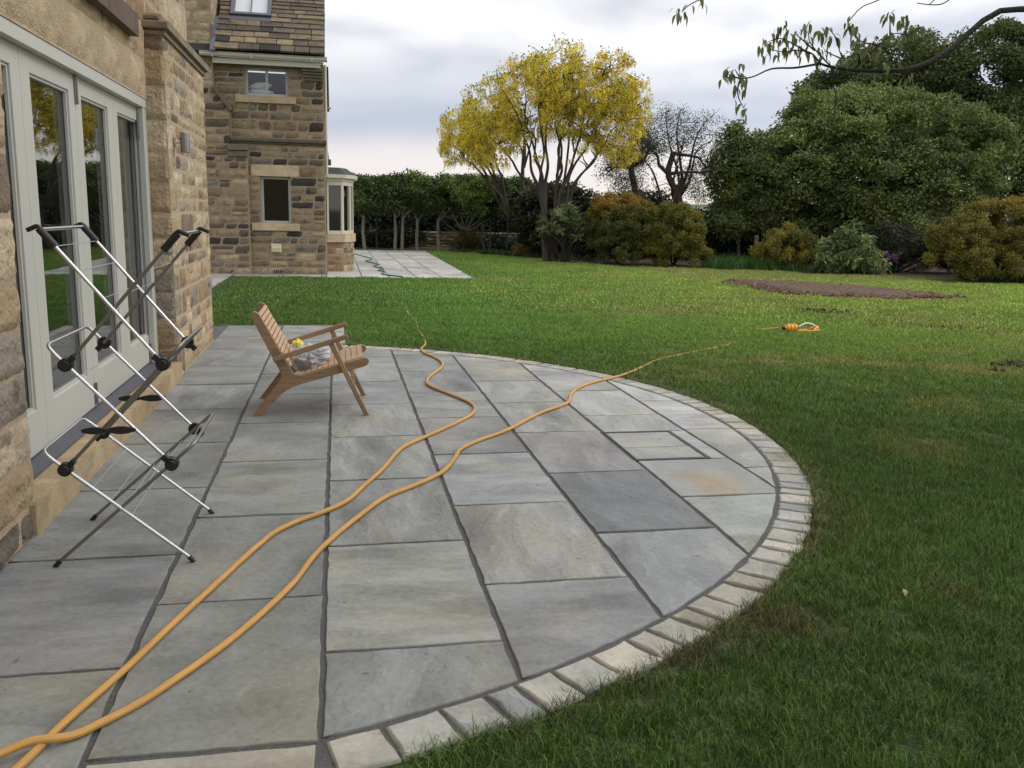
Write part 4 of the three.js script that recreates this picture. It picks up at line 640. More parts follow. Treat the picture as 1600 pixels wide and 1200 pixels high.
  mesh('spray_arm', tube([[-0.005, 0.055, 0], [0.05, 0.085, 0], [0.12, 0.105, 0], [0.2, 0.09, 0], [0.27, 0.055, 0]], 0.011, 8, 30), mat([0.75, 0.74, 0.68], 0.4), sp);

  const G = [[0.60, -31.9], [0.8, -30.6], [1.0, -29.41], [1.1, -28.4], [0.98, -27.8], [0.86, -27.4], [1.05, -26.3], [1.16, -25.5], [1.0, -24.9], [1.06, -24.35], [1.2, -23.75], [1.1, -23.4], [1.05, -23.05], [1.18, -22.5], [1.12, -22.1], [1.06, -21.7], [1.2, -21.3], [1.42, -20.95], [1.5, -20.78]];
  const h3 = thing('garden_hose', 'thin green garden hose lying in wiggles on the far pale terrace', 'hose', [1.1, 0, -26]); mesh('hose_tube', tube(G.map(([x, z]) => [x - 1.1, 0.017, z + 26]), 0.015, 8, 300), mat([0.012, 0.13, 0.075], 0.45), h3);
}

// ================================================================ GRASS
{
  const r = rng(201);
  const patch = (n, half, w, h0, h1, bend, seed) => {
    const q = rng(seed), mb = new MB();
    for (let i = 0; i < n; i++) {
      const x = (q() * 2 - 1) * half, z = (q() * 2 - 1) * half, a = q() * 6.283, h = lerp(h0, h1, q()), l = bend * h * (0.3 + q()), b = q() * 6.283, dx = Math.cos(a) * w / 2, dz = Math.sin(a) * w / 2, lx = Math.cos(b) * l, lz = Math.sin(b) * l, k = q();
      let c = k < 0.55 ? [0.85, 0.9, 0.85] : k < 0.85 ? [1.15, 1.15, 1.0] : k < 0.95 ? [1.6, 1.45, 1.3] : [3.0, 2.0, 2.6]; c = scl(c, 0.75 + 0.5 * q());
      const p = [mb.v(x - dx, -0.014, z - dz, 0, 0, c), mb.v(x + dx, -0.014, z + dz, 0, 0, c), mb.v(x + lx * 0.35 + dx * 0.75, -0.014 + h * 0.6, z + lz * 0.35 + dz * 0.75, 0, 0, c), mb.v(x + lx * 0.35 - dx * 0.75, -0.014 + h * 0.6, z + lz * 0.35 - dz * 0.75, 0, 0, c), mb.v(x + lx, -0.014 + h, z + lz, 0, 0, c)];
      mb.q(p[0], p[1], p[2], p[3]); mb.t(p[3], p[2], p[4]);
    }
    return mb.geo(true);
  };
  const lay = (name, step, r0, r1, geos, edge, label, sMin = 0.8, sMax = 1.2) => {
    const lists = geos.map(() => []), m = new THREE.Matrix4(), e = new THREE.Euler(), qn = new THREE.Quaternion();
    for (let x = -4; x < 34; x += step) for (let z = -40; z < -1; z += step) {
      const X = x + (r() - 0.5) * step, Z = z + (r() - 0.5) * step, d = Math.hypot(X, Z), jit = (r() - 0.5) * 0.8; if (d + jit < r0 || d + jit >= r1) { r(); continue; }
      const an = Math.atan2(X, -Z) / D2R; if (an < -24 || an > 58 || paved(X, Z, edge) || inPoly(X, Z, SOIL)) continue;
      if (Z < -26 - 9 * sm(8.6, 6.4, X) - 0.5 * r() || (Z < -23.5 && X > 13.3) || (Z < -20.4 && X > 15.5)) continue;
      const c = scl(lawn(X, Z), 1 + 0.22 * sm(-4.5, -8, Z)), bare = c[0] > c[1] * 1.15; if (bare && r() < 0.45) continue;
      qn.setFromEuler(e.set((r() - 0.5) * 0.1, r() * 6.283, (r() - 0.5) * 0.1)); const s = lerp(sMin, sMax, r()) * (bare ? 0.7 : 1);
      lists[Math.floor(r() * geos.length)].push({ m: new THREE.Matrix4().compose(V(X, 0, Z), qn, V(1, s, 1)), c: scl(c, 0.85 + 0.3 * r()) });
    }
    lists.forEach((L, i) => { if (L.length) tag(inst(numbered(name), geos[i], M.grass, null, L), label, 'grass', { kind: 'stuff' }); });
  };
  lay('lawn_grass', 0.09, 0.9, 7.2, [patch(100, 0.065, 0.0032, 0.020, 0.046, 0.7, 1), patch(100, 0.065, 0.0032, 0.022, 0.050, 0.8, 2)], 0.028, 'short green mown grass blades round the curved edge of the paving');
  lay('lawn_grass', 0.17, 7.2, 14, [patch(110, 0.12, 0.006, 0.03, 0.055, 0.7, 3)], 0.10, 'short green mown grass across the middle of the lawn');
  lay('lawn_grass', 0.34, 14, 40, [patch(150, 0.24, 0.012, 0.03, 0.055, 0.7, 4)], 0.2, 'short mown grass of the lawn out towards the shrubs');
  { const ed = [patch(14, 0.03, 0.0034, 0.035, 0.066, 1.5, 21), patch(14, 0.03, 0.0034, 0.03, 0.06, 1.7, 22)], LL = [[], []], qn = new THREE.Quaternion();
    for (let a = 1.25; a > -1.3; a -= 0.0055) { if (r() < 0.3) continue; const ro = R_OUT + 0.004 + 0.035 * r(), X = PC[0] + ro * Math.cos(a), Z = PC[1] + ro * Math.sin(a), c = lawn(X, Z); qn.setFromEuler(new THREE.Euler(0, r() * 6.283, 0)); LL[r() < 0.5 ? 0 : 1].push({ m: new THREE.Matrix4().compose(V(X, 0, Z), qn, V(1, 0.7 + 0.6 * r(), 1)), c: scl(c, 0.9 + 0.5 * r()) }); }
    LL.forEach((L, i) => tag(inst(numbered('edge_grass'), ed[i], M.grass, null, L), 'longer grass blades flopping over the pale setts of the curved edge', 'grass', { kind: 'stuff' })); }
  const tall = patch(46, 0.22, 0.016, 0.16, 0.46, 0.5, 9), L = [], qn = new THREE.Quaternion();
  const strip = (x0, x1, zf, w, n, c0, h = 1) => { for (let i = 0; i < n; i++) { const x = lerp(x0, x1, r()), z = zf(x) + (r() - 0.5) * w; qn.setFromEuler(new THREE.Euler(0, r() * 6.283, 0)); L.push({ m: new THREE.Matrix4().compose(V(x, 0, z), qn, V(1, h * (0.6 + 0.7 * r()), 1)), c: scl(c0, 0.7 + 0.6 * r()) }); } };
  strip(11.3, 14.4, () => -25.7, 1.2, 150, [0.05, 0.12, 0.02]); strip(17.3, 21, (x) => -22.2 + (x - 16) * 0.2, 1.3, 220, [0.04, 0.085, 0.02]); strip(4.5, 9, (x) => -35 + (x - 4.5) * 1.7, 0.7, 60, [0.04, 0.08, 0.02], 0.5); strip(13.6, 16, () => -24.6, 0.6, 50, [0.05, 0.10, 0.02], 0.7);
  tag(inst('long_grass', tall, M.grass, null, L), 'uncut long grass growing along the foot of hedge and shrubs', 'grass', { kind: 'stuff' });
}
{                                                                      // bare earth
  const dirt = mat([1, 1, 1], 0.97, { map: rep(tex(512, (u, v) => { const q = 0.75 + 0.9 * (fbm(u, v, 20, 20, 4, 151) - 0.5); return [0.19 * q, 0.122 * q, 0.078 * q]; }), 1 / 1.4), bumpMap: grainB, bumpScale: 0.02 });
  const heap = (poly, h, st, seed) => { const xs = poly.map((p) => p[0]), zs = poly.map((p) => p[1]), x0 = Math.min(...xs), x1 = Math.max(...xs), z0 = Math.min(...zs), z1 = Math.max(...zs), mb = new MB(), id = {};
    const dist = (x, z) => { let d = 9; poly.forEach((p, i) => { const q = poly[(i + 1) % poly.length], dx = q[0] - p[0], dz = q[1] - p[1], t = clamp(((x - p[0]) * dx + (z - p[1]) * dz) / (dx * dx + dz * dz)); d = Math.min(d, Math.hypot(x - p[0] - t * dx, z - p[1] - t * dz)); }); return d; };
    const vt = (i, j) => id[i + ',' + j] ??= (() => { const x = x0 + i * st, z = z0 + j * st, d = inPoly(x, z, poly) ? dist(x, z) : -dist(x, z), k = sm(-0.12, 0.3, d - 0.12 + 0.6 * (N2(x * 2.2 + seed, z * 2.2, 5) - 0.5)); return mb.v(x, -0.04 + k * (h * 0.6 + h * N2(x * 3.3 + seed, z * 3.3, 7) + h * 0.55 * N2(x * 11, z * 11, 8)), z, x, z); })();
    for (let i = -3; i < (x1 - x0) / st + 3; i++) for (let j = -3; j < (z1 - z0) / st + 3; j++) { const x = x0 + (i + 0.5) * st, z = z0 + (j + 0.5) * st; if (inPoly(x, z, poly) || dist(x, z) < 0.25) mb.q(vt(i, j), vt(i, j + 1), vt(i + 1, j + 1), vt(i + 1, j)); }
    return mb.geo(); };
  tag(mesh(numbered('soil_patch'), heap(SOIL, 0.085, 0.09, 3), dirt), 'long bare patch of turned brown soil in the far lawn', 'soil', { kind: 'structure' });
  tag(mesh(numbered('soil_bed'), heap([[6.2, -31.5], [7.2, -28.4], [8.3, -27.0], [11.2, -26.0], [15.4, -24.4], [19, -21.6], [24, -20.4], [26, -32], [9, -40], [0, -41], [0, -36.3], [4.6, -36.6]], 0.05, 0.4, 9), mat([1, 1, 1], 1, { map: dirt.map, color: new THREE.Color(0.62, 0.6, 0.6) })), 'dark planting bed running under the shrubs and hedge trees', 'flower bed', { kind: 'structure' });
  const clod = new THREE.IcosahedronGeometry(0.05, 1), r = rng(9), L = [], L2 = []; const put = (x, z, rx, rz, n, s, arr, c) => { for (let i = 0; i < n; i++) { const a = r() * 6.28, q = Math.sqrt(r()); arr.push({ m: new THREE.Matrix4().compose(V(x + Math.cos(a) * q * rx, 0.01 + r() * 0.02, z + Math.sin(a) * q * rz), new THREE.Quaternion().setFromEuler(new THREE.Euler(r() * 6, r() * 6, r() * 6)), V(1, 0.6, 1).multiplyScalar(s * (0.4 + r()))), c: scl(c, 0.6 + 0.8 * r()) }); } };
  put(8.13, -13.7, 0.5, 0.35, 70, 0.36, L, [0.06, 0.04, 0.028]); put(7.3, -8.35, 0.3, 0.2, 70, 0.32, L, [0.07, 0.045, 0.03]); put(6.75, -8.0, 0.12, 0.1, 18, 0.3, L, [0.07, 0.045, 0.03]); put(8.9, -11.5, 0.5, 0.2, 22, 0.4, L, [0.07, 0.045, 0.03]); put(10.8, -18.2, 1.6, 1.6, 120, 0.9, L, [0.10, 0.06, 0.042]); put(9.3, -17.8, 0.3, 1.2, 40, 0.8, L, [0.10, 0.06, 0.042]); put(12.0, -17, 0.6, 0.6, 50, 0.8, L, [0.12, 0.075, 0.05]); put(7.6, -29.0, 0.8, 1.5, 60, 0.9, L, [0.12, 0.085, 0.06]); put(9.5, -26.5, 1.5, 0.3, 40, 0.7, L, [0.1, 0.07, 0.05]);
  put(10.5, -18.3, 1.4, 1.4, 9, 0.9, L, [0.5, 0.46, 0.4]); SOIL.forEach((p, i) => { const q = SOIL[(i + 1) % SOIL.length]; for (let k = 0; k < 6; k++) { const t = r(); put(lerp(p[0], q[0], t), lerp(p[1], q[1], t), 0.35, 0.3, 7, 0.75, L, [0.15, 0.09, 0.062]); } });
  tag(inst('soil_crumbs', clod, mat([1, 1, 1], 1), null, L), 'scattered crumbs and clods of brown soil on the lawn', 'soil', { kind: 'stuff' });
}

// ================================================================ TREES AND SHRUBS
function cluster(n, R, len, wid, seed, o = {}) {                       // a sprig of leaves: folded blades round a centre
  const r = rng(seed), mb = new MB(), { droop = 0.2, up = 0.5, pal = [[1, 1, 1]], flat = 1 } = o;
  for (let i = 0; i < n; i++) {
    const a = r() * 6.283, b = Math.acos(2 * r() - 1), q = R * Math.cbrt(r()), p = V(Math.sin(b) * Math.cos(a) * q, Math.cos(b) * q * flat, Math.sin(b) * Math.sin(a) * q);
    const d = V(r() * 2 - 1, (r() * 2 - 1) * 0.6 - droop, r() * 2 - 1).normalize(), nn = V((r() * 2 - 1), up + r(), (r() * 2 - 1)).normalize(), s = d.clone().cross(nn).normalize(), L = len * (0.65 + 0.6 * r()), w = wid * (0.7 + 0.5 * r()), f = nn.clone().cross(s).cross(s).normalize();
    const c = scl(pal[Math.floor(r() * pal.length)], 0.75 + 0.5 * r()), m = p.clone().addScaledVector(d, L * 0.45), k = w * 0.25;
    const A = mb.v(p.x, p.y, p.z, 0, 0, c), T = mb.v(p.x + d.x * L, p.y + d.y * L - L * 0.15, p.z + d.z * L, 0, 0, c), l = mb.v(m.x + s.x * w / 2, m.y + s.y * w / 2 + k, m.z + s.z * w / 2, 0, 0, c), rr = mb.v(m.x - s.x * w / 2, m.y - s.y * w / 2 + k, m.z - s.z * w / 2, 0, 0, c);
    mb.t(A, l, T); mb.t(A, T, rr);
  }
  return mb.geo(true);
}
function raceme(seed) {                                                // hanging yellow flower chains with a few leaves above
  const r = rng(seed), mb = new MB();
  for (let k = 0; k < 7; k++) {
    const x = (r() - 0.5) * 0.3, z = (r() - 0.5) * 0.3, y = 0.10 * (r() - 0.3), L = 0.15 + 0.16 * r();
    for (let i = 0; i < 13; i++) { const t = i / 13, a = r() * 6.283, w = 0.034 * (1.15 - 0.8 * t), px = x + Math.cos(a) * w, pz = z + Math.sin(a) * w, py = y - t * L, s = 0.020 * (1.2 - 0.5 * t), c = scl([0.88, 0.70, 0.065], 0.65 + 0.6 * r()); const A = mb.v(px, py, pz, 0, 0, c), Bv = mb.v(px + Math.cos(a + 1.3) * s, py - s * 0.6, pz + Math.sin(a + 1.3) * s, 0, 0, c), C = mb.v(px + Math.cos(a - 1.3) * s, py - s * 0.6, pz + Math.sin(a - 1.3) * s, 0, 0, c), D = mb.v(px + Math.cos(a) * s * 0.6, py - s * 1.5, pz + Math.sin(a) * s * 0.6, 0, 0, c); mb.q(A, Bv, D, C); }
  }
  const g1 = mb.geo(true), g2 = cluster(8, 0.17, 0.085, 0.045, seed + 5, { pal: [[0.12, 0.17, 0.03], [0.20, 0.22, 0.035]] }); g2.translate(0, 0.06, 0);
  return mergeGeometries([g1, g2]);
}
const LEAF = {
  tree: [0, 1, 2].map((k) => cluster(40, 0.33, 0.135, 0.085, 600 + k, { flat: 0.6, droop: 0.15, pal: [[0.75, 0.8, 0.75], [1, 1, 1], [1.3, 1.25, 1.2]] })),
  small: [0, 1].map((k) => cluster(40, 0.22, 0.06, 0.035, 620 + k, {})),
  fine: [0, 1].map((k) => cluster(44, 0.12, 0.065, 0.030, 630 + k, { droop: -0.6, up: 0.3, pal: [[0.7, 0.72, 0.7], [1, 1, 1], [1.35, 1.3, 1.2]] })),
  sparse: [0, 1].map((k) => cluster(30, 0.28, 0.055, 0.036, 640 + k, {})),
  broad: [0, 1].map((k) => cluster(15, 0.17, 0.155, 0.05, 650 + k, { droop: 0.15 })),
  raceme: [0, 1, 2].map((k) => raceme(660 + k * 3)),
};
// crown: lobes [x, y, z, rx, ry, rz, count]; tone(x, y, z, f) gives the leaf colour, f from 0 at the middle to 1 at the rim
function crown(parent, o, lobes, geos, tone, seed, op = {}) {
  const r = rng(seed), lists = geos.map(() => []), { shell = 0.55, gap = 0.36, gs = 1.2, s0 = 0.8, s1 = 1.25, keep } = op, e = new THREE.Euler(), q = new THREE.Quaternion();
  if (op.clump) {                                                        // each lobe is a shell of small leafy mounds, full above and thin below
    const [cn, cr] = op.clump, sub = [];
    for (const [cx, cy, cz, rx, ry, rz, n] of lobes) for (let i = 0, nb = Math.max(1, Math.round(n / cn)); i < nb; i++) { const a = r() * 6.283, b = Math.acos(lerp(1, -0.75, r())), f = lerp(0.62, 1, Math.sqrt(r())), q = cr * lerp(0.65, 1.35, r()); sub.push([cx + Math.sin(b) * Math.cos(a) * rx * f, cy + Math.cos(b) * ry * f, cz + Math.sin(b) * Math.sin(a) * rz * f, q, q * 0.62, q, cn]); }
    lobes = sub;
  }
  for (const [cx, cy, cz, rx, ry, rz, n] of lobes) for (let i = 0; i < n; i++) {
    const a = r() * 6.283, b = Math.acos(op.clump ? lerp(1, -0.45, r()) : 2 * r() - 1), f = Math.pow(lerp(shell ** 3, 1, r()), 1 / 3), x = cx + Math.sin(b) * Math.cos(a) * rx * f, y = cy + Math.cos(b) * ry * f, z = cz + Math.sin(b) * Math.sin(a) * rz * f;
    if (y < 0.04 || N2(x * gs + seed, y * gs + z * gs * 0.8, 7) < gap || (keep && !keep(x, y, z))) continue;
    const s = lerp(s0, s1, r()); q.setFromEuler(e.set((r() - 0.5) * (op.tilt ?? 1.2), r() * 6.283, (r() - 0.5) * (op.tilt ?? 1.2)));
    lists[Math.floor(r() * geos.length)].push({ m: new THREE.Matrix4().compose(V(x - o[0], y - o[1], z - o[2]), q, V(s, s, s)), c: scl(tone(x, y, z, f), 0.8 + 0.4 * r()) });
  }
  lists.forEach((L, i) => { if (L.length) { const m = inst('crown', geos[i], op.mat || M.leaf, parent, L); m.userData.kind = 'stuff'; } });
}
const one = (c) => () => c;
// limbs that fork from a base towards target points
function fork(mb, from, to, r0, r1, r, wig = 0.12, seg = 6) { const n = 4, P = [from]; const d = Math.hypot(to[0] - from[0], to[1] - from[1], to[2] - from[2]); for (let i = 1; i < n; i++) { const t = i / n; P.push([lerp(from[0], to[0], t) + (r() - 0.5) * d * wig, lerp(from[1], to[1], Math.pow(t, 0.85)) + (r() - 0.5) * d * wig * 0.5, lerp(from[2], to[2], t) + (r() - 0.5) * d * wig]); } P.push(to); limb(mb, P, r0, r1, seg); return P; }
{
  // ---- laburnums
  const yellow = (x, y, z, f) => N2(x * 2.2, y * 2.2 + z, 11) > 0.47 ? [1, 1, 1] : [0.85, 0.88, 0.9];
  const o = [7.0, 0, -28.5], T = thing('laburnum_tree', 'large laburnum tree covered in hanging yellow flowers, many stems rising from one base', 'tree', o);
  const r = rng(301), mb = new MB(), rel = (p) => [p[0] - o[0], p[1] - o[1], p[2] - o[2]];
  limb(mb, [rel([6.98, -0.1, -28.5]), rel([6.95, 0.8, -28.5]), rel([6.98, 1.5, -28.5])], 0.18, 0.13, 10);
  limb(mb, [rel([6.72, -0.1, -28.42]), rel([6.62, 1.0, -28.42]), rel([6.60, 2.0, -28.45]), rel([6.62, 2.5, -28.5])], 0.12, 0.09, 8);
  const ends = [[4.1, 4.7, -28.9], [4.9, 5.9, -28.2], [5.6, 6.1, -28.8], [6.1, 6.4, -27.8], [6.7, 6.7, -29.1], [7.3, 6.6, -28.3], [7.9, 6.7, -28.8], [8.5, 6.5, -28.0], [9.1, 5.8, -28.8], [9.3, 4.9, -28.2], [8.9, 4.2, -29.0], [6.9, 6.0, -27.4], [7.6, 5.8, -29.8], [5.5, 5.0, -27.5], [8.6, 5.5, -29.9]];
  ends.forEach((e, i) => {
    const b = i < 5 || i === 13 ? [6.62, 1.4 + 0.5 * r(), -28.47] : [7.0 + (e[0] - 7) * 0.05, 1.25 + 0.35 * r(), -28.5];
    const mid = [lerp(b[0], e[0], 0.42), lerp(b[1], e[1], 0.50), lerp(b[2], e[2], 0.4)];
    const P1 = fork(mb, rel(b), rel(mid), 0.045 + 0.028 * r(), 0.034, r, 0.11, 7); fork(mb, rel(mid), rel(e), 0.034, 0.010, r, 0.18);
    for (let k = 0; k < 4; k++) { const t = 0.15 + 0.75 * r(), s = [lerp(mid[0], e[0], t), lerp(mid[1], e[1], t), lerp(mid[2], e[2], t)]; fork(mb, rel(s), rel([s[0] + (r() - 0.5) * 1.6, s[1] + 0.1 + 0.45 * r(), s[2] + (r() - 0.5) * 1.6]), 0.028, 0.008, r, 0.2, 5); }
  });
  mesh('trunk', mb.geo(), M.bark, T);
  const hollow = (x, y, z) => { const a = ((x - 7.0) / 1.55) ** 2 + ((y - 2.85) / 1.2) ** 2; return a > 1 || N2(x * 3, y * 3, 3) > 0.6; };
  crown(T, o, [[8.2, 5.55, -28.5, 1.5, 1.3, 1.5, 330], [8.95, 4.6, -28.4, 0.95, 1.1, 1.2, 170], [7.1, 5.75, -28.5, 1.5, 1.15, 1.5, 280], [6.0, 5.3, -28.5, 1.4, 1.1, 1.4, 250], [4.95, 4.75, -28.5, 1.15, 1.05, 1.2, 190], [4.2, 4.0, -28.6, 0.9, 0.7, 0.9, 110], [9.4, 5.2, -28.4, 0.6, 0.9, 0.8, 60], [5.2, 3.9, -28.5, 0.9, 0.6, 0.9, 80], [7.0, 4.5, -28.5, 1.7, 0.9, 1.2, 200], [6.6, 3.25, -28.2, 0.8, 0.18, 0.5, 16], [8.3, 3.6, -28.4, 0.5, 0.5, 0.6, 22], [5.1, 3.3, -28.4, 0.8, 0.4, 0.7, 55], [8.95, 3.6, -28.4, 0.7, 0.45, 0.7, 60], [7.2, 3.9, -28.2, 1.3, 0.5, 0.8, 60]], LEAF.raceme, yellow, 303, { shell: 0.3, gap: 0.42, gs: 2.1, keep: hollow, mat: M.petal, tilt: 0.3, s0: 0.75, s1: 1.3 });
  const o2 = [6.7, 0, -33], T2 = thing('laburnum_tree', 'smaller yellow laburnum with slim dark trunk standing behind the hedge trees', 'tree', o2), m2 = new MB(), rl = (p) => [p[0] - o2[0], p[1], p[2] - o2[2]];
  limb(m2, [[0.2, -0.1, 0], [0.18, 1.6, 0], [0.1, 3.0, 0], [0.16, 4.2, 0]], 0.11, 0.06, 8);
  for (const e of [[4.6, 4.6, -33], [5.2, 5.1, -32.6], [5.7, 4.3, -33.4], [4.3, 3.9, -33.2], [5.0, 3.7, -32.8]]) { fork(m2, rl([6.3, 1.4, -33]), rl([lerp(6.3, e[0], 0.5), 2.9, -33]), 0.07, 0.05, r, 0.08); fork(m2, rl([lerp(6.3, e[0], 0.5), 2.9, -33]), rl(e), 0.05, 0.014, r, 0.15); }
  for (const e of [[6.6, 5.4, -33], [7.2, 5.0, -32.7], [6.2, 5.2, -33.3]]) fork(m2, rl([6.85, 3.2, -33]), rl(e), 0.05, 0.014, r, 0.12);
  mesh('trunk', m2.geo(), M.bark, T2);
  crown(T2, o2, [[4.95, 4.5, -33, 1.15, 0.75, 1.0, 170], [4.4, 3.75, -33, 0.8, 0.55, 0.8, 90], [5.9, 4.9, -33, 1.0, 0.8, 1.0, 110], [4.3, 4.9, -33, 0.5, 0.3, 0.5, 16], [5.3, 3.4, -33, 0.6, 0.35, 0.5, 26]], LEAF.raceme, yellow, 307, { shell: 0.3, gap: 0.42, gs: 2.1, mat: M.petal, tilt: 0.3 });
}
{
  // ---- twisted thin-leaved hawthorns
  const dark = (x, y, z) => scl([0.105, 0.115, 0.06], 0.8 + 0.6 * N2(x * 2, y * 2, 5)), r = rng(311);
  const make = (o, label, stem, ends, lobes, seed) => {
    const T = thing('hawthorn_tree', label, 'tree', o), mb = new MB(), rel = (p) => [p[0] - o[0], p[1], p[2] - o[2]];
    limb(mb, stem.map(rel), 0.17, 0.10, 8); const top = stem[stem.length - 1];
    for (const e of ends) { const s = stem[1 + Math.floor(r() * (stem.length - 1))], k = [lerp(s[0], e[0], 0.5) + (r() - 0.5) * 0.7, lerp(s[1], e[1], 0.4) + (r() - 0.5) * 0.4, lerp(s[2], e[2], 0.5) + (r() - 0.5) * 0.6]; limb(mb, [rel(s), rel([lerp(s[0], k[0], 0.5) + (r() - 0.5) * 0.4, lerp(s[1], k[1], 0.6), lerp(s[2], k[2], 0.5)]), rel(k), rel([lerp(k[0], e[0], 0.5) + (r() - 0.5) * 0.5, lerp(k[1], e[1], 0.6) + (r() - 0.5) * 0.3, lerp(k[2], e[2], 0.5)]), rel(e)], 0.075, 0.014, 6);
      for (let q = 0; q < 16; q++) { const t = r(), b = [lerp(k[0], e[0], t), lerp(k[1], e[1], t), lerp(k[2], e[2], t)]; fork(mb, rel(b), rel([b[0] + (r() - 0.5) * 1.3, b[1] + (r() - 0.25) * 1.0, b[2] + (r() - 0.5) * 1.2]), 0.016, 0.005, r, 0.35, 4); } }
    mesh('trunk', mb.geo(), M.bark, T); crown(T, o, lobes, LEAF.sparse, dark, seed, { shell: 0.2, gap: 0.40, gs: 2.4 });
  };
  make([11.6, 0, -30], 'bare-looking twisted hawthorn with dark branches against the sky', [[11.9, -0.1, -30], [11.85, 1.2, -30], [11.8, 2.2, -30], [11.35, 3.0, -30], [11.5, 3.7, -30]], [[10.2, 4.5, -30], [11.0, 5.0, -29.6], [11.8, 5.2, -30.3], [12.6, 4.9, -29.8], [13.0, 4.2, -30.4], [13.3, 3.3, -30], [12.7, 2.9, -29.7], [10.3, 3.7, -30.3], [12.2, 4.3, -30.8]], [[11.2, 4.5, -30, 1.3, 0.8, 1.1, 170], [12.7, 4.3, -30, 0.9, 0.9, 0.9, 60], [12.8, 2.75, -30, 1.1, 0.75, 0.9, 240], [10.5, 3.9, -30, 0.8, 0.8, 0.8, 95], [13.2, 3.4, -30, 0.7, 0.5, 0.7, 110]], 313);
  make([10.3, 0, -30.5], 'second dark hawthorn leaning between the yellow laburnum and its neighbour', [[10.75, -0.1, -30.5], [10.6, 1.3, -30.5], [10.35, 2.4, -30.5], [10.15, 3.2, -30.5]], [[9.6, 3.9, -30.5], [10.0, 4.5, -30.2], [10.6, 4.7, -30.8], [9.3, 3.0, -30.3], [10.9, 3.9, -30.4]], [[10.1, 4.2, -30.5, 0.95, 0.7, 0.9, 150], [9.8, 3.2, -30.5, 0.9, 0.6, 0.8, 120], [10.1, 2.5, -30.3, 0.7, 0.5, 0.7, 90]], 317);
}
{
  // ---- big broad-leaved trees
  const r = rng(321);
  const big = (name, o, label, stems, lobes, geos, tone, seed, op, bark = M.bark) => { const T = thing(name, label, 'tree', o), mb = new MB(); for (const [P, a, b] of stems) limb(mb, P.map((p) => [p[0] - o[0], p[1], p[2] - o[2]]), a, b, 8); mesh('trunk', mb.geo(), bark, T); crown(T, o, lobes, geos, tone, seed, op); if (op.clump) crown(T, o, lobes.map((q) => [...q.slice(0, 6), Math.round(q[6] * 0.3)]), geos, tone, seed + 1, { shell: 0.86, gap: 0.42, gs: 2.2, s0: 0.5, s1: 1.25, keep: (x, y, z) => y > 1.2 }); };
  const mapleTone = (x, y, z, f) => scl(mixc([0.13, 0.185, 0.042], [0.24, 0.295, 0.078], sm(0.35, 0.7, N2(x * 0.8, y * 0.9 + z * 0.5, 9))), 0.9);
  const st = [[18.6, -0.1, -29], [18.5, 1.2, -29], [18.7, 2.4, -29], [18.4, 4.2, -29]];
  const lim = [[16.2, 3.6], [17.0, 4.8], [19.8, 5.2], [21.2, 4.4], [22.0, 3.0], [15.2, 2.6], [14.6, 3.4], [20.4, 2.4]].map(([x, y]) => [[st[1], [lerp(18.5, x, 0.45), lerp(1.2, y, 0.55), -29 + (r() - 0.5) * 2], [x, y, -29 + (r() - 0.5) * 3]], 0.13, 0.03]);
  big('maple_tree', [18.5, 0, -29], 'wide dense mid-green tree filling the corner beyond the soil patch', [[st, 0.33, 0.15], ...lim],
    [[17.0, 4.3, -29, 2.1, 1.5, 2.2, 560], [19.6, 4.6, -28.8, 2.3, 1.4, 2.4, 640], [15.2, 3.3, -29, 1.7, 1.35, 1.9, 420], [21.6, 3.7, -28.6, 1.8, 1.5, 2.0, 430], [18.3, 5.1, -29.3, 1.8, 1.0, 1.8, 330], [18.2, 3.0, -28.0, 2.8, 1.5, 1.9, 720], [20.3, 2.6, -27.9, 1.6, 1.2, 1.5, 330], [14.2, 2.7, -29, 0.8, 1.0, 1.0, 130], [16.6, 2.2, -28.5, 1.8, 0.5, 1.4, 150], [18.6, 1.6, -27.3, 1.1, 0.9, 0.9, 170], [16.6, 5.2, -29.4, 1.0, 0.8, 1.1, 120], [14.0, 1.7, -29.2, 1.0, 0.9, 0.9, 150], [13.5, 2.6, -29.4, 0.7, 0.7, 0.7, 70], [15.0, 1.75, -29.2, 1.5, 0.6, 1.0, 190], [18.7, 1.0, -26.6, 0.9, 0.7, 0.6, 120], [16.4, 1.3, -28.8, 1.4, 0.7, 0.9, 190], [17.9, 1.2, -28.6, 1.2, 0.8, 0.9, 150], [19.8, 1.5, -27.8, 1.3, 0.8, 1.0, 170]], LEAF.tree, mapleTone, 323, { shell: 0.55, gap: 0.385, gs: 1.25, clump: [11, 0.48], s0: 0.65, s1: 1.1 });
  big('sapling_tree', [13.5, 0, -29.3], 'small loose-leaved tree between the twisted hawthorn and the big tree', [[[[13.9, -0.1, -29.3], [13.7, 1.8, -29.3], [13.6, 3.2, -29.3], [13.5, 4.5, -29.3]], 0.07, 0.015]], [[13.45, 4.2, -29.3, 0.55, 0.65, 0.6, 22], [13.3, 3.4, -29.3, 0.6, 0.6, 0.6, 22], [13.9, 3.9, -29.3, 0.6, 0.6, 0.6, 20], [13.7, 2.2, -29.6, 0.6, 0.7, 0.6, 40], [13.4, 1.4, -29.4, 0.6, 0.6, 0.6, 40]], LEAF.tree, one([0.14, 0.19, 0.055]), 327, { shell: 0.2, gap: 0.34 });
  big('birch_tree', [22.1, 0, -28.2], 'slim pale bare stem rising above the golden shrub beside the big tree', [[[[21.6, -0.1, -27.6], [21.45, 1.4, -27.6], [21.35, 2.3, -27.6], [21.65, 3.1, -27.6], [21.9, 4.2, -27.9]], 0.10, 0.05], [[[21.5, 1.2, -27.7], [21.2, 2.0, -27.9], [20.9, 2.7, -28]], 0.05, 0.02]], [[22.0, 4.5, -28, 0.7, 0.6, 0.7, 50]], LEAF.tree, mapleTone, 329, {}, M.barkPale);
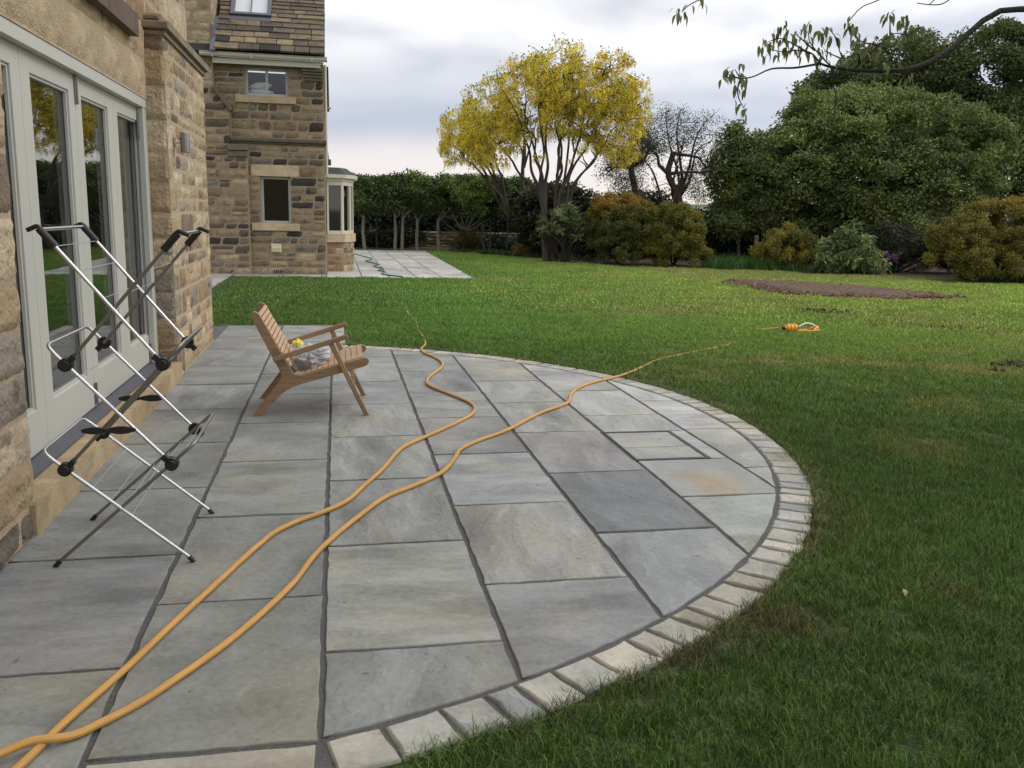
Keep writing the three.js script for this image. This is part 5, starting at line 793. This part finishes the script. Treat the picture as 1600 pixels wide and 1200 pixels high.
  const oakTone = (x, y, z) => scl(mixc([0.07, 0.115, 0.022], [0.135, 0.175, 0.038], sm(0.4, 0.7, N2(x * 0.6, y * 0.6 + z * 0.4, 13))), 0.85);
  const ol = [[24, 7.4], [27, 9], [31, 9.6], [34, 7], [23.5, 5], [36, 8.5], [29, 6.5]].map(([x, y]) => [[[29, 2.4, -40], [lerp(29, x, 0.5), lerp(2.4, y, 0.6), -40 + (r() - 0.5) * 3], [x, y, -40 + (r() - 0.5) * 4]], 0.28, 0.05]);
  big('oak_tree', [29, 0, -40], 'tall dark oak rising behind the other trees, sky showing through it', [[[[29, -0.1, -40], [29.1, 2, -40], [29, 4, -40], [29.2, 7, -40]], 0.6, 0.25], ...ol],
    [[24.3, 7.3, -40, 2.7, 1.5, 2.6, 440], [27.2, 8.7, -40, 2.6, 1.5, 2.6, 460], [31.2, 9.2, -40, 3.0, 1.7, 3.0, 560], [35.2, 8.6, -40, 2.6, 1.8, 2.6, 420], [33.5, 6.2, -39.4, 2.6, 1.4, 2.4, 330], [29.0, 6.6, -39, 2.6, 1.3, 2.2, 330], [25.2, 5.6, -40, 2.2, 1.2, 2.0, 260], [34, 4.3, -40, 2.4, 1.2, 2.2, 240], [38.5, 6.5, -40, 2.6, 2.2, 2.6, 260], [33.0, 5.0, -39.2, 2.2, 1.2, 1.6, 260], [35.6, 6.4, -39.4, 2.0, 1.6, 1.8, 260], [31.2, 6.9, -39.4, 2.0, 1.2, 1.6, 200], [32.5, 3.2, -39, 2.4, 0.9, 1.5, 200], [30, 4.2, -40, 2.6, 1.0, 2, 200], [22.9, 6.6, -40, 1.2, 0.7, 1.2, 80]], LEAF.tree.map((g) => g.clone().scale(1.35, 1.35, 1.35)), oakTone, 331, { shell: 0.5, gap: 0.42, gs: 0.9, clump: [11, 0.7], s0: 0.65, s1: 1.1 }, M.barkDark);
}
{
  // ---- row of stilted hedge trees, each a trunk under a block of leaves
  const r = rng(341), xs = [[0.2, 0], [1.07, 0], [1.6, 0.5], [2.3, 0.1], [2.62, 0], [3.22, 0.15], [4.05, 0.2], [5.15, 0.6], [5.62, -1.6], [6.0, -1.2], [6.75, -0.6], [7.55, 0.4]];
  const lab = ['beside the bay window, its stem forking in two', 'with a leaning pale stem, just beyond the bay window', 'with a thin dark stem behind its pale neighbours', 'with a pale stem, above the middle of the far terrace', 'with a slim grey stem beside a paler twin', 'with the brightest pale stem, at the corner of the far terrace', 'with a smooth forked stem before the low wall', 'with bare grey candelabra branches above the small golden shrub', 'on a slim stem standing forward of the row', 'on a thin brown stem beside another thin one', 'on a dark thin stem under low branches', 'on a crooked grey stem, last before the laburnum'];
  xs.forEach(([x, dz], i) => {
    const o = [x, 0, -36.2 - dz], T = thing('hedge_tree', 'clipped hedge tree ' + lab[i], 'tree', o, { group: 'row of clipped hedge trees' }), mb = new MB(), cand = i === 7, h = cand ? 0.75 : 1.2 + 0.25 * r(), thin = [2, 8, 9, 10].includes(i), k = thin ? 0.035 : 0.062;
    limb(mb, [[(r() - 0.5) * 0.15, -0.08, 0], [(r() - 0.5) * 0.1, h * 0.5, 0], [0, h, 0]], k * 1.15, k * 0.9, 8);
    const nb = cand ? 11 : 4; for (let q = 0; q < nb; q++) { const a = cand ? (q / nb - 0.5) * 3.0 : (r() - 0.5) * 2.4, L = cand ? 1.1 + 0.5 * r() : 0.8 + 0.5 * r(), e = [Math.sin(a) * L * 0.75, h + Math.cos(a) * L * (cand ? 0.85 : 1) + 0.1, (r() - 0.5) * 0.6 + (cand ? 0.3 : 0)]; fork(mb, [0, h * (cand ? 0.65 + 0.35 * r() : 0.92), 0], e, k * 0.6, 0.012, r, 0.16, 5); }
    mesh('trunk', mb.geo(), thin ? M.bark : M.barkPale, T);
    const top = [2.55, 2.5, 2.5, 2.65, 2.8, 2.85, 2.8, 2.75, 2.75, 2.7, 2.6, 2.5][i], lo = cand ? 1.75 : 1.42 + 0.25 * r(), cy = (top + lo) / 2, ry = (top - lo) / 2 + 0.12;
    crown(T, o, [[x, cy, o[2], 0.88, ry, 0.75, 230], [x + 0.3, cy + 0.3, o[2], 0.6, ry * 0.7, 0.6, 60], [x - 0.2, cy - 0.2, o[2] + 0.2, 0.6, ry * 0.8, 0.5, 60]], LEAF.tree, (X, y, z, f) => mixc([0.07, 0.118, 0.022], [0.15, 0.225, 0.038], sm(0.42, 0.68, N2(X * 1.6, y * 1.6 + z, 15))), 400 + i * 3, { shell: 0.5, gap: 0.25, clump: [12, 0.3], s0: 0.6, s1: 1.0 });
  });
  // ---- dense hedges
  const hedge = (label, x0, x1, zf, hf, d, seed, tone, per = 95) => { const xm = (x0 + x1) / 2, o = [xm, 0, zf(xm)], T = thing('hedge', label, 'hedge', o), lob = []; for (let x = x0; x <= x1; x += 0.8) { const h = hf(x) * (0.94 + 0.12 * r()); lob.push([x, h * 0.5, zf(x) + (r() - 0.5) * 0.2, 0.85, h * 0.55, d, per]); }
    const mb = new MB(); for (let x = x0; x <= x1; x += 0.9) fork(mb, [x - o[0], -0.1, zf(x) - o[2]], [x - o[0] + (r() - 0.5) * 0.4, hf(x) * 0.8, zf(x) - o[2]], 0.04, 0.012, r, 0.12, 5); mesh('stem', mb.geo(), M.barkDark, T); crown(T, o, lob, LEAF.tree, tone, seed, { shell: 0.5, gap: 0.2 }); };
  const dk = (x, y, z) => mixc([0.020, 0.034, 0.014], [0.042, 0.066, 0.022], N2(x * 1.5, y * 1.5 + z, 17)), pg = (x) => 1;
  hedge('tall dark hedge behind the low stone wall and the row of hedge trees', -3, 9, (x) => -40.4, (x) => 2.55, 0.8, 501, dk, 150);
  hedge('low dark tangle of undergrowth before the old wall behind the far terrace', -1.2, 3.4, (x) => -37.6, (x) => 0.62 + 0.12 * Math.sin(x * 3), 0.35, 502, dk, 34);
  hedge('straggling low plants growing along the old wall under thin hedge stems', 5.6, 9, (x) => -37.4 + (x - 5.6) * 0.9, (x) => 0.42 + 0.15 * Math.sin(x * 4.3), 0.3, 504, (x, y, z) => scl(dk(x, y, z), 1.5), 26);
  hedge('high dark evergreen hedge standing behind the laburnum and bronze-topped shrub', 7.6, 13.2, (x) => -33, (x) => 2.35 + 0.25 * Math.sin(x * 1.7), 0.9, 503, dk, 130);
  hedge('lower dark hedge running behind the long grass to the golden shrubs', 12.2, 26, (x) => -31.2, (x) => 1.6, 0.7, 505, dk, 120);
}
{
  // ---- low wall behind the hedge trees
  const z = -38.6, T = thing('garden_wall', 'low old dry stone wall half hidden behind the hedge trees', 'wall', [4, 0, z]);
  const wl = mesh('core', boxUV(box(-4.6, 4.8, -0.2, 0.68, -0.45, 0, 0)), mat([0.15, 0.13, 0.105], 1), T);
  rubble(wl, frame([0, 0, 0], [0, 0, 1]), -0.05, 0.7, () => [[-4.5, 4.75]], { h0: 0.10, h1: 0.19, w0: 0.16, w1: 0.42, pal: 'garden', seg: 0.08, amp: 0.015, proud: 0.02, joint: 0.015, split: 0.5, sink: 0.004, wob: 0.035 }, 81);
}
{
  // ---- shrubs
  const r = rng(351);
  const shrub = (name, o, label, lobes, geos, tone, seed, op) => { const T = thing(name, label, 'shrub', o), mb = new MB(); for (let k = 0; k < 6; k++) { const L = lobes[k % lobes.length]; fork(mb, [(r() - 0.5) * 0.3, -0.06, (r() - 0.5) * 0.3], [L[0] - o[0] + (r() - 0.5) * 0.4, L[1] + L[4] * 0.3, L[2] - o[2]], 0.035, 0.01, r, 0.12, 5); } mesh('stem', mb.geo(), M.barkDark, T); crown(T, o, lobes, geos, tone, seed, op); };
  const OP = { clump: [7, 0.12], shell: 0.3, gap: 0.24, gs: 3.2, tilt: 1.0, s0: 0.85, s1: 1.4 };
  const bronze = (h) => (x, y, z) => { const t = sm(h - 0.55, h + 0.05, y + 0.5 * (N2(x * 3, z * 3, 19) - 0.5)), b = mixc([0.095, 0.11, 0.02], [0.165, 0.17, 0.026], N2(x * 2.2, y * 2.2, 21)); return mixc(b, [0.42, 0.27, 0.038], t * 0.85); };
  shrub('yew_shrub', [8.9, 0, -27.5], 'rounded olive shrub with bronze orange new growth along its top', [[8.85, 1.15, -27.5, 1.0, 1.05, 0.95, 640], [8.4, 1.5, -27.4, 0.6, 0.75, 0.7, 260], [9.35, 1.4, -27.4, 0.6, 0.7, 0.7, 240], [8.9, 0.55, -27.3, 0.95, 0.55, 0.85, 260]], LEAF.fine, bronze(1.95), 521, OP);
  const gold = (x, y, z) => mixc([0.13, 0.145, 0.018], [0.29, 0.25, 0.026], sm(0.3, 0.72, N2(x * 2.6, y * 2.6 + z, 23)));
  shrub('yew_shrub', [10.4, 0, -26.6], 'dome of yellow-green clipped foliage next to the bronze-topped shrub', [[10.4, 0.95, -26.6, 0.98, 1.0, 0.95, 820], [10.5, 0.4, -26.4, 0.9, 0.4, 0.85, 220]], LEAF.fine, gold, 523, OP);
  shrub('yew_shrub', [13.7, 0, -25.6], 'low spreading golden shrub standing in long grass in front of the dark hedge', [[13.65, 0.66, -25.6, 0.85, 0.62, 0.7, 430], [14.3, 0.62, -25.6, 0.5, 0.45, 0.5, 130], [13.1, 0.5, -25.5, 0.45, 0.42, 0.45, 110]], LEAF.fine, (x, y, z) => mixc([0.14, 0.145, 0.02], [0.33, 0.27, 0.03], sm(0.3, 0.7, N2(x * 3, y * 3, 25))), 527, { ...OP, gap: 0.33, shell: 0.4 });
  shrub('yew_shrub', [18.2, 0, -21.8], 'large golden orange shrub spreading at the edge of the lawn beyond the soil', [[17.9, 1.15, -21.8, 1.35, 1.0, 1.2, 900], [19.3, 1.3, -21.9, 1.3, 1.15, 1.2, 800], [16.6, 0.9, -21.6, 0.9, 0.8, 0.9, 420], [20.4, 1.3, -21.9, 1.0, 1.0, 1.0, 350], [17.3, 0.5, -21.2, 1.2, 0.5, 0.8, 250]], LEAF.fine, (x, y, z) => mixc(mixc([0.13, 0.13, 0.02], [0.27, 0.235, 0.03], N2(x * 2, y * 2 + z, 27)), [0.38, 0.255, 0.034], 0.85 * sm(1.5, 2.5, y + 0.7 * (N2(x * 2.2, z * 2.2, 29) - 0.5) + (x - 18) * 0.1)), 531, OP);
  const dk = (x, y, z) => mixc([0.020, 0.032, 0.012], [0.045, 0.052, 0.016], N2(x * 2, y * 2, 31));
  shrub('laurel_shrub', [16.9, 0, -24.8], 'dark dull shrub in shade between the purple flowers and the golden shrub', [[16.9, 0.75, -25, 0.95, 0.75, 0.8, 330], [17.6, 0.7, -24, 0.6, 0.7, 0.7, 170], [19.0, 0.95, -24.2, 1.2, 0.95, 0.7, 330], [21.0, 0.95, -24, 1.2, 0.95, 0.7, 300]], LEAF.small, dk, 533, { ...OP, gap: 0.2 });
  shrub('laurel_shrub', [19.2, 0, -20.7], 'low bluish-green shrub at the foot of the large golden shrub', [[19.3, 0.35, -20.6, 1.1, 0.4, 0.5, 210]], LEAF.small, one([0.035, 0.062, 0.04]), 535, { ...OP, shell: 0.3 });
  shrub('laurel_shrub', [14.8, 0, -24.0], 'glossy shrub of long pale-edged leaves beside the purple flowers', [[14.8, 0.5, -24, 0.85, 0.6, 0.75, 210], [14.9, 0.9, -24.1, 0.6, 0.45, 0.6, 110], [15.4, 0.3, -23.9, 0.45, 0.32, 0.5, 60]], LEAF.broad, (x, y, z) => N2(x * 4, y * 4, 33) > 0.52 ? [0.34, 0.38, 0.16] : [0.12, 0.18, 0.05], 537, { ...OP, gap: 0.15, tilt: 1.6 });
  // purple rhododendron with its flower heads
  { const o = [16.4, 0, -24.5], T = thing('rhododendron_shrub', 'small shrub carrying a few purple flower heads in the shade', 'shrub', o), mb = new MB(); const hd = [[16.14, 0.60], [16.28, 0.50], [16.58, 0.56], [16.52, 0.40], [16.22, 0.42], [16.44, 0.52]]; for (const [x, y] of hd) fork(mb, [(x - 16.4) * 0.3, -0.05, 0], [x - 16.4, y, 0.3], 0.014, 0.006, r, 0.1, 5); mesh('stem', mb.geo(), M.barkDark, T); crown(T, o, [[16.4, 0.25, -24.5, 0.4, 0.28, 0.3, 50]], LEAF.broad, one([0.035, 0.06, 0.022]), 541, { shell: 0.3, gap: 0.1 });
    const fg = cluster(46, 0.085, 0.05, 0.045, 543, { up: 0.6, pal: [[0.34, 0.14, 0.36], [0.42, 0.20, 0.44], [0.28, 0.10, 0.31]] }); for (const [x, y] of hd) { const m = mesh('flower_head', fg, M.leaf, T); m.position.set(x - 16.4, y + 0.02, 0.34); m.rotation.y = x * 9; } }
  shrub('juniper_shrub', [5.1, 0, -35.6], 'small round yellowish shrub against the low wall under bare candelabra branches', [[5.1, 0.36, -35.6, 0.42, 0.38, 0.4, 190]], LEAF.fine, one([0.12, 0.105, 0.016]), 545, OP);
  shrub('juniper_shrub', [6.9, 0, -31.9], 'very low golden shrub hugging the soil before the laburnum', [[6.8, 0.2, -31.9, 0.45, 0.24, 0.4, 110]], LEAF.fine, one([0.26, 0.17, 0.015]), 547, OP);
  shrub('heather_shrub', [7.45, 0, -31.6], 'low brownish twiggy shrub next to the very low golden one', [[7.4, 0.16, -31.6, 0.5, 0.2, 0.4, 100]], LEAF.fine, one([0.085, 0.045, 0.03]), 549, { ...OP, shell: 0.3 });
  shrub('laurel_shrub', [9.6, 0, -32.4], 'dark leafy undershrub in the shade below laburnum and hedge', [[8.2, 0.6, -31, 1.2, 0.7, 0.8, 260], [7.3, 1.2, -31.5, 0.8, 1.3, 0.7, 240]], LEAF.tree, dk, 551, OP);
  // spiky rosettes on a leaning stem
  { const o = [7.15, 0, -28.0], T = thing('spiky_shrub', 'pale green spiky-leaved shrub on dark stems in front of the laburnum trunk', 'shrub', o), mb = new MB(), heads = [[-0.55, 1.25], [-0.25, 1.55], [0.1, 1.75], [0.3, 1.55], [0.6, 1.3], [-0.4, 1.0], [0.35, 1.15], [0.0, 1.35], [-0.7, 0.95], [0.65, 1.0], [-0.1, 1.05], [0.45, 0.85]];
    for (const [x, y] of heads) fork(mb, [0.08 + (r() - 0.5) * 0.2, -0.06, 0], [x, y - 0.04, (r() - 0.5) * 0.7], 0.06, 0.018, r, 0.12, 6); mesh('stem', mb.geo(), M.barkDark, T);
    const rg = new MB(); { const q = rng(553); for (let i = 0; i < 30; i++) { const a = q() * 6.283, e = -0.3 + 1.2 * q(), L = 0.27 * (0.7 + 0.5 * q()), d = [Math.cos(a) * Math.cos(e), Math.sin(e), Math.sin(a) * Math.cos(e)], w = 0.018, sx = -Math.sin(a) * w, sz = Math.cos(a) * w, c = scl([1, 1, 1], 0.7 + 0.6 * q()); const A = rg.v(0, 0, 0, 0, 0, c), B = rg.v(d[0] * L * 0.5 + sx, d[1] * L * 0.5, d[2] * L * 0.5 + sz, 0, 0, c), C = rg.v(d[0] * L, d[1] * L - L * 0.18, d[2] * L, 0, 0, c), D = rg.v(d[0] * L * 0.5 - sx, d[1] * L * 0.5, d[2] * L * 0.5 - sz, 0, 0, c); rg.t(A, B, C); rg.t(A, C, D); } }
    const geo = rg.geo(true), L = []; for (const [x, y] of heads) for (let k = 0; k < 4; k++) L.push({ m: new THREE.Matrix4().compose(V(x + (r() - 0.5) * 0.3, y + (r() - 0.5) * 0.22, (r() - 0.5) * 0.8), new THREE.Quaternion().setFromEuler(new THREE.Euler((r() - 0.5) * 0.8, r() * 6, (r() - 0.5) * 0.8)), V(1, 1, 1)), c: scl([0.24, 0.29, 0.125], 0.6 + 0.7 * r()) }); const m = inst('crown', geo, M.leaf, T, L); m.userData.kind = 'stuff'; }
  // fence post by the golden shrub
  { const T = thing('fence_post', 'weathered wooden post standing in front of the dark hedge by the golden shrub', 'post', [13.15, 0, -26.6]); mesh('post', mergeGeometries([box(-0.05, 0.05, -0.1, 1.0, -0.05, 0.05, 0.008), box(-0.04, 0.04, 1.0, 1.025, -0.04, 0.04, 0.01)]), mat([0.13, 0.115, 0.095], 0.95, { bumpMap: grainB, bumpScale: 0.01 }), T); }
}
{
  // ---- tree at the side whose bough reaches into view
  const o = [6.9, 0, -4.4], T = thing('cherry_tree', 'tree at the side of the lawn, a dark bough with drooping leaves reaching over', 'tree', o), r = rng(361), mb = new MB(), rel = (p) => [p[0] - o[0], p[1], p[2] - o[2]], Z = -5.5;
  limb(mb, [[0, -0.1, 0], [0.02, 1.0, 0], [-0.05, 2.0, -0.05], [-0.1, 3.2, 0]], 0.16, 0.12, 10);
  mesh('trunk', mb.geo(), M.bark, T);
  const br = new MB(), tw = (pts, a, b, dz = 0) => limb(br, pts.map(([x, y], i) => rel([x, y, Z + dz * i + 0.03 * Math.sin(x * 9)])), a, b, 6);
  limb(br, [[6.85, 2.0, -4.45], [6.0, 2.6, -4.9], [5.2, 2.88, -5.3], [4.51, 2.92, Z], [4.3, 2.885, Z], [4.15, 2.77, Z], [3.98, 2.62, Z], [3.8, 2.525, Z], [3.62, 2.48, Z]].map(rel), 0.037, 0.016, 8);
  tw([[3.62, 2.48], [3.38, 2.475], [3.16, 2.48], [3.06, 2.495]], 0.015, 0.008); tw([[3.06, 2.495], [2.89, 2.46], [2.74, 2.45], [2.63, 2.40], [2.54, 2.38]], 0.009, 0.004);
  for (const q of [[[2.54, 2.38], [2.52, 2.33], [2.52, 2.27], [2.56, 2.2]], [[2.54, 2.38], [2.49, 2.43]], [[2.54, 2.38], [2.43, 2.40]], [[3.06, 2.495], [2.98, 2.55], [2.88, 2.56], [2.79, 2.55], [2.70, 2.56]], [[2.98, 2.55], [2.92, 2.57], [2.85, 2.6], [2.76, 2.63], [2.68, 2.60]], [[3.16, 2.48], [3.01, 2.57], [2.95, 2.63], [2.94, 2.72]], [[3.34, 2.49], [3.48, 2.64], [3.54, 2.70], [3.64, 2.70], [3.72, 2.75]], [[3.54, 2.70], [3.52, 2.82]], [[3.64, 2.70], [3.64, 2.80]], [[3.36, 2.50], [3.35, 2.57], [3.23, 2.54], [3.14, 2.66], [3.07, 2.70]], [[3.48, 2.63], [3.34, 2.66], [3.27, 2.72]], [[3.16, 2.47], [3.18, 2.36], [3.2, 2.3], [3.18, 2.14]], [[2.76, 2.63], [2.78, 2.70]], [[3.01, 2.57], [2.87, 2.66]], [[3.23, 2.54], [3.08, 2.57]]]) tw(q, 0.006, 0.0025, 0.012);
  for (const q of [[[2.11, 2.75], [2.15, 2.79], [2.25, 2.84], [2.5, 2.98]], [[3.26, 2.77], [3.34, 2.86], [3.45, 2.91], [3.7, 3.05]], [[3.70, 2.90], [3.80, 2.90], [3.92, 2.92], [4.0, 2.97], [4.2, 3.1]], [[3.8, 2.9], [3.86, 2.95], [3.95, 3.05]]]) tw(q, 0.003, 0.005);
  for (const e of [[5.2, 4.4, -3.2], [6.2, 4.9, -4.6], [7.8, 4.8, -4.0], [5.8, 4.6, -1.6], [4.4, 4.2, -3.8], [7.4, 4.6, -2.2], [6.6, 4.5, -6]]) fork(br, [-0.1, 2.6 + r() * 0.5, 0], rel(e), 0.07, 0.02, r, 0.12, 6);
  fork(br, rel([4.4, 4.2, -3.8]), rel([2.5, 2.98, -5.4]), 0.02, 0.005, r, 0.1, 5); fork(br, rel([5.2, 4.4, -3.2]), rel([3.7, 3.05, -5.5]), 0.02, 0.005, r, 0.08, 5); fork(br, rel([5.2, 4.4, -3.2]), rel([4.2, 3.1, -5.5]), 0.02, 0.005, r, 0.08, 5); fork(br, rel([5.2, 4.4, -3.2]), rel([3.95, 3.05, -5.5]), 0.018, 0.005, r, 0.08, 5);
  mesh('bough', br.geo(), M.barkDark, T);
  // drooping leaves in sprays at the twig ends
  const lf = new MB(); { const n = 6, L = 0.072, w = 0.0105, row = []; for (let i = 0; i <= n; i++) { const t = i / n, a = -0.5 - 1.15 * t, y = -L * (0.25 * t + 0.55 * t * t), x = L * (0.75 * t - 0.28 * t * t), ww = w * Math.pow(Math.sin(Math.PI * clamp(t * 0.96 + 0.03)), 0.8); row.push([lf.v(x, y + ww * 0.35, -ww), lf.v(x, y, 0), lf.v(x, y + ww * 0.35, ww)]); } for (let i = 0; i < n; i++) { const A = row[i], B = row[i + 1]; lf.q(A[0], A[1], B[1], B[0]); lf.q(A[1], A[2], B[2], B[1]); } }
  const lg = lf.geo(), LM = new THREE.MeshPhysicalMaterial({ color: new THREE.Color().setRGB(0.17, 0.195, 0.065), roughness: 0.8, transmission: 0.35, thickness: 0, side: THREE.DoubleSide });
  const cl = [[2.43, 2.40, 6], [2.49, 2.44, 6], [2.54, 2.385, 5], [2.52, 2.27, 1], [2.56, 2.2, 4], [2.52, 2.33, 3], [2.68, 2.60, 4], [2.70, 2.56, 3], [2.79, 2.55, 5], [2.76, 2.64, 5], [2.78, 2.71, 4], [2.86, 2.66, 6], [2.85, 2.6, 4], [2.94, 2.72, 5], [2.95, 2.63, 5], [2.92, 2.57, 3], [3.07, 2.70, 6], [3.14, 2.66, 5], [3.08, 2.57, 6], [3.05, 2.52, 4], [3.27, 2.72, 6], [3.34, 2.66, 6], [3.23, 2.55, 5], [3.36, 2.58, 5], [3.52, 2.82, 6], [3.54, 2.70, 4], [3.64, 2.80, 6], [3.72, 2.75, 6], [3.45, 2.62, 5], [3.64, 2.70, 3], [2.11, 2.75, 4], [2.2, 2.82, 3], [3.26, 2.77, 2], [3.5, 2.5, 4], [3.7, 2.46, 3]], list = [];
  for (const [x, y, n] of cl) for (let k = 0; k < n * 1.8; k++) { const q = new THREE.Quaternion().setFromEuler(new THREE.Euler(0, r() * 6.283, (r() - 0.65) * 0.7, 'YZX')), s = 0.65 + 0.6 * r(); list.push([x + (r() - 0.5) * 0.08, y + (r() - 0.5) * 0.06, Z + (r() - 0.5) * 0.09, q, s]); }
  for (const [x, y, z, q, s] of list) { const m = mesh('leaf', lg, LM, T); m.position.set(...rel([x, y, z])); m.quaternion.copy(q); m.scale.setScalar(s); }
  crown(T, o, [[6.6, 5.1, -3.4, 2.0, 1.0, 2.0, 150], [7.8, 5.2, -4.2, 1.8, 1.1, 2.0, 130], [5.2, 4.9, -1.8, 1.9, 0.8, 1.7, 170], [6.6, 5.6, -2.0, 2.0, 0.9, 2.0, 130], [5.0, 4.7, -3.2, 1.3, 0.6, 1.3, 50], [5.2, 4.9, 0.2, 2.2, 0.8, 1.9, 260]], LEAF.broad.map((g) => g.clone().scale(0.9, 0.9, 0.9)), one([0.06, 0.08, 0.026]), 365, { shell: 0.3, gap: 0.3, keep: (x, y, z) => y > 1.5 + 0.31 * Math.hypot(x, z) + 0.6 });
}
{
  // ---- small things dropped on the lawn
  const g = cluster(9, 0.05, 0.12, 0.035, 801, { droop: -0.4 }); const sp = thing('leafy_sprig', 'small broken sprig of yellow-green leaves lying on the lawn before the far terrace', 'sprig', [1.82, 0.02, -17.6]);
  { const mb = new MB(); limb(mb, [[-0.12, 0, 0], [0, 0.03, 0], [0.1, 0.05, 0.02]], 0.006, 0.003, 5); mesh('stem', mb.geo(), M.bark, sp); const m = mesh('leaves', tint(g, [0.26, 0.30, 0.05]), M.leaf, sp); m.scale.setScalar(1.2); m.userData.kind = 'stuff'; }
  const dl = (x, z, c, l, s) => { const mb = new MB(), n = 5, row = []; for (let i = 0; i <= n; i++) { const t = i / n, w = 0.016 * Math.sin(Math.PI * clamp(t * 0.94 + 0.03)), y = 0.012 * Math.sin(t * 3.1) ; row.push([mb.v(t * 0.05, y + w * 0.4, -w, 0, 0, c), mb.v(t * 0.05, y, 0, 0, 0, c), mb.v(t * 0.05, y + w * 0.5, w, 0, 0, c)]); } for (let i = 0; i < n; i++) { mb.q(row[i][0], row[i][1], row[i + 1][1], row[i + 1][0]); mb.q(row[i][1], row[i][2], row[i + 1][2], row[i + 1][1]); } const m = mesh(numbered('dry_leaf'), mb.geo(), M.leaf); m.position.set(x, 0.03, z); m.rotation.set(0.5, s * 2.3, 0.3); m.scale.setScalar(s); tag(m, l, 'leaf'); };
  dl(2.22, -2.96, [0.50, 0.36, 0.22], 'curled pale tan leaf lying on the dark lawn near the curved edge', 0.62); dl(2.35, -2.42, [0.16, 0.09, 0.06], 'dark brown fallen leaf on the shaded lawn', 0.9);
}
renderer.render(scene, camera);
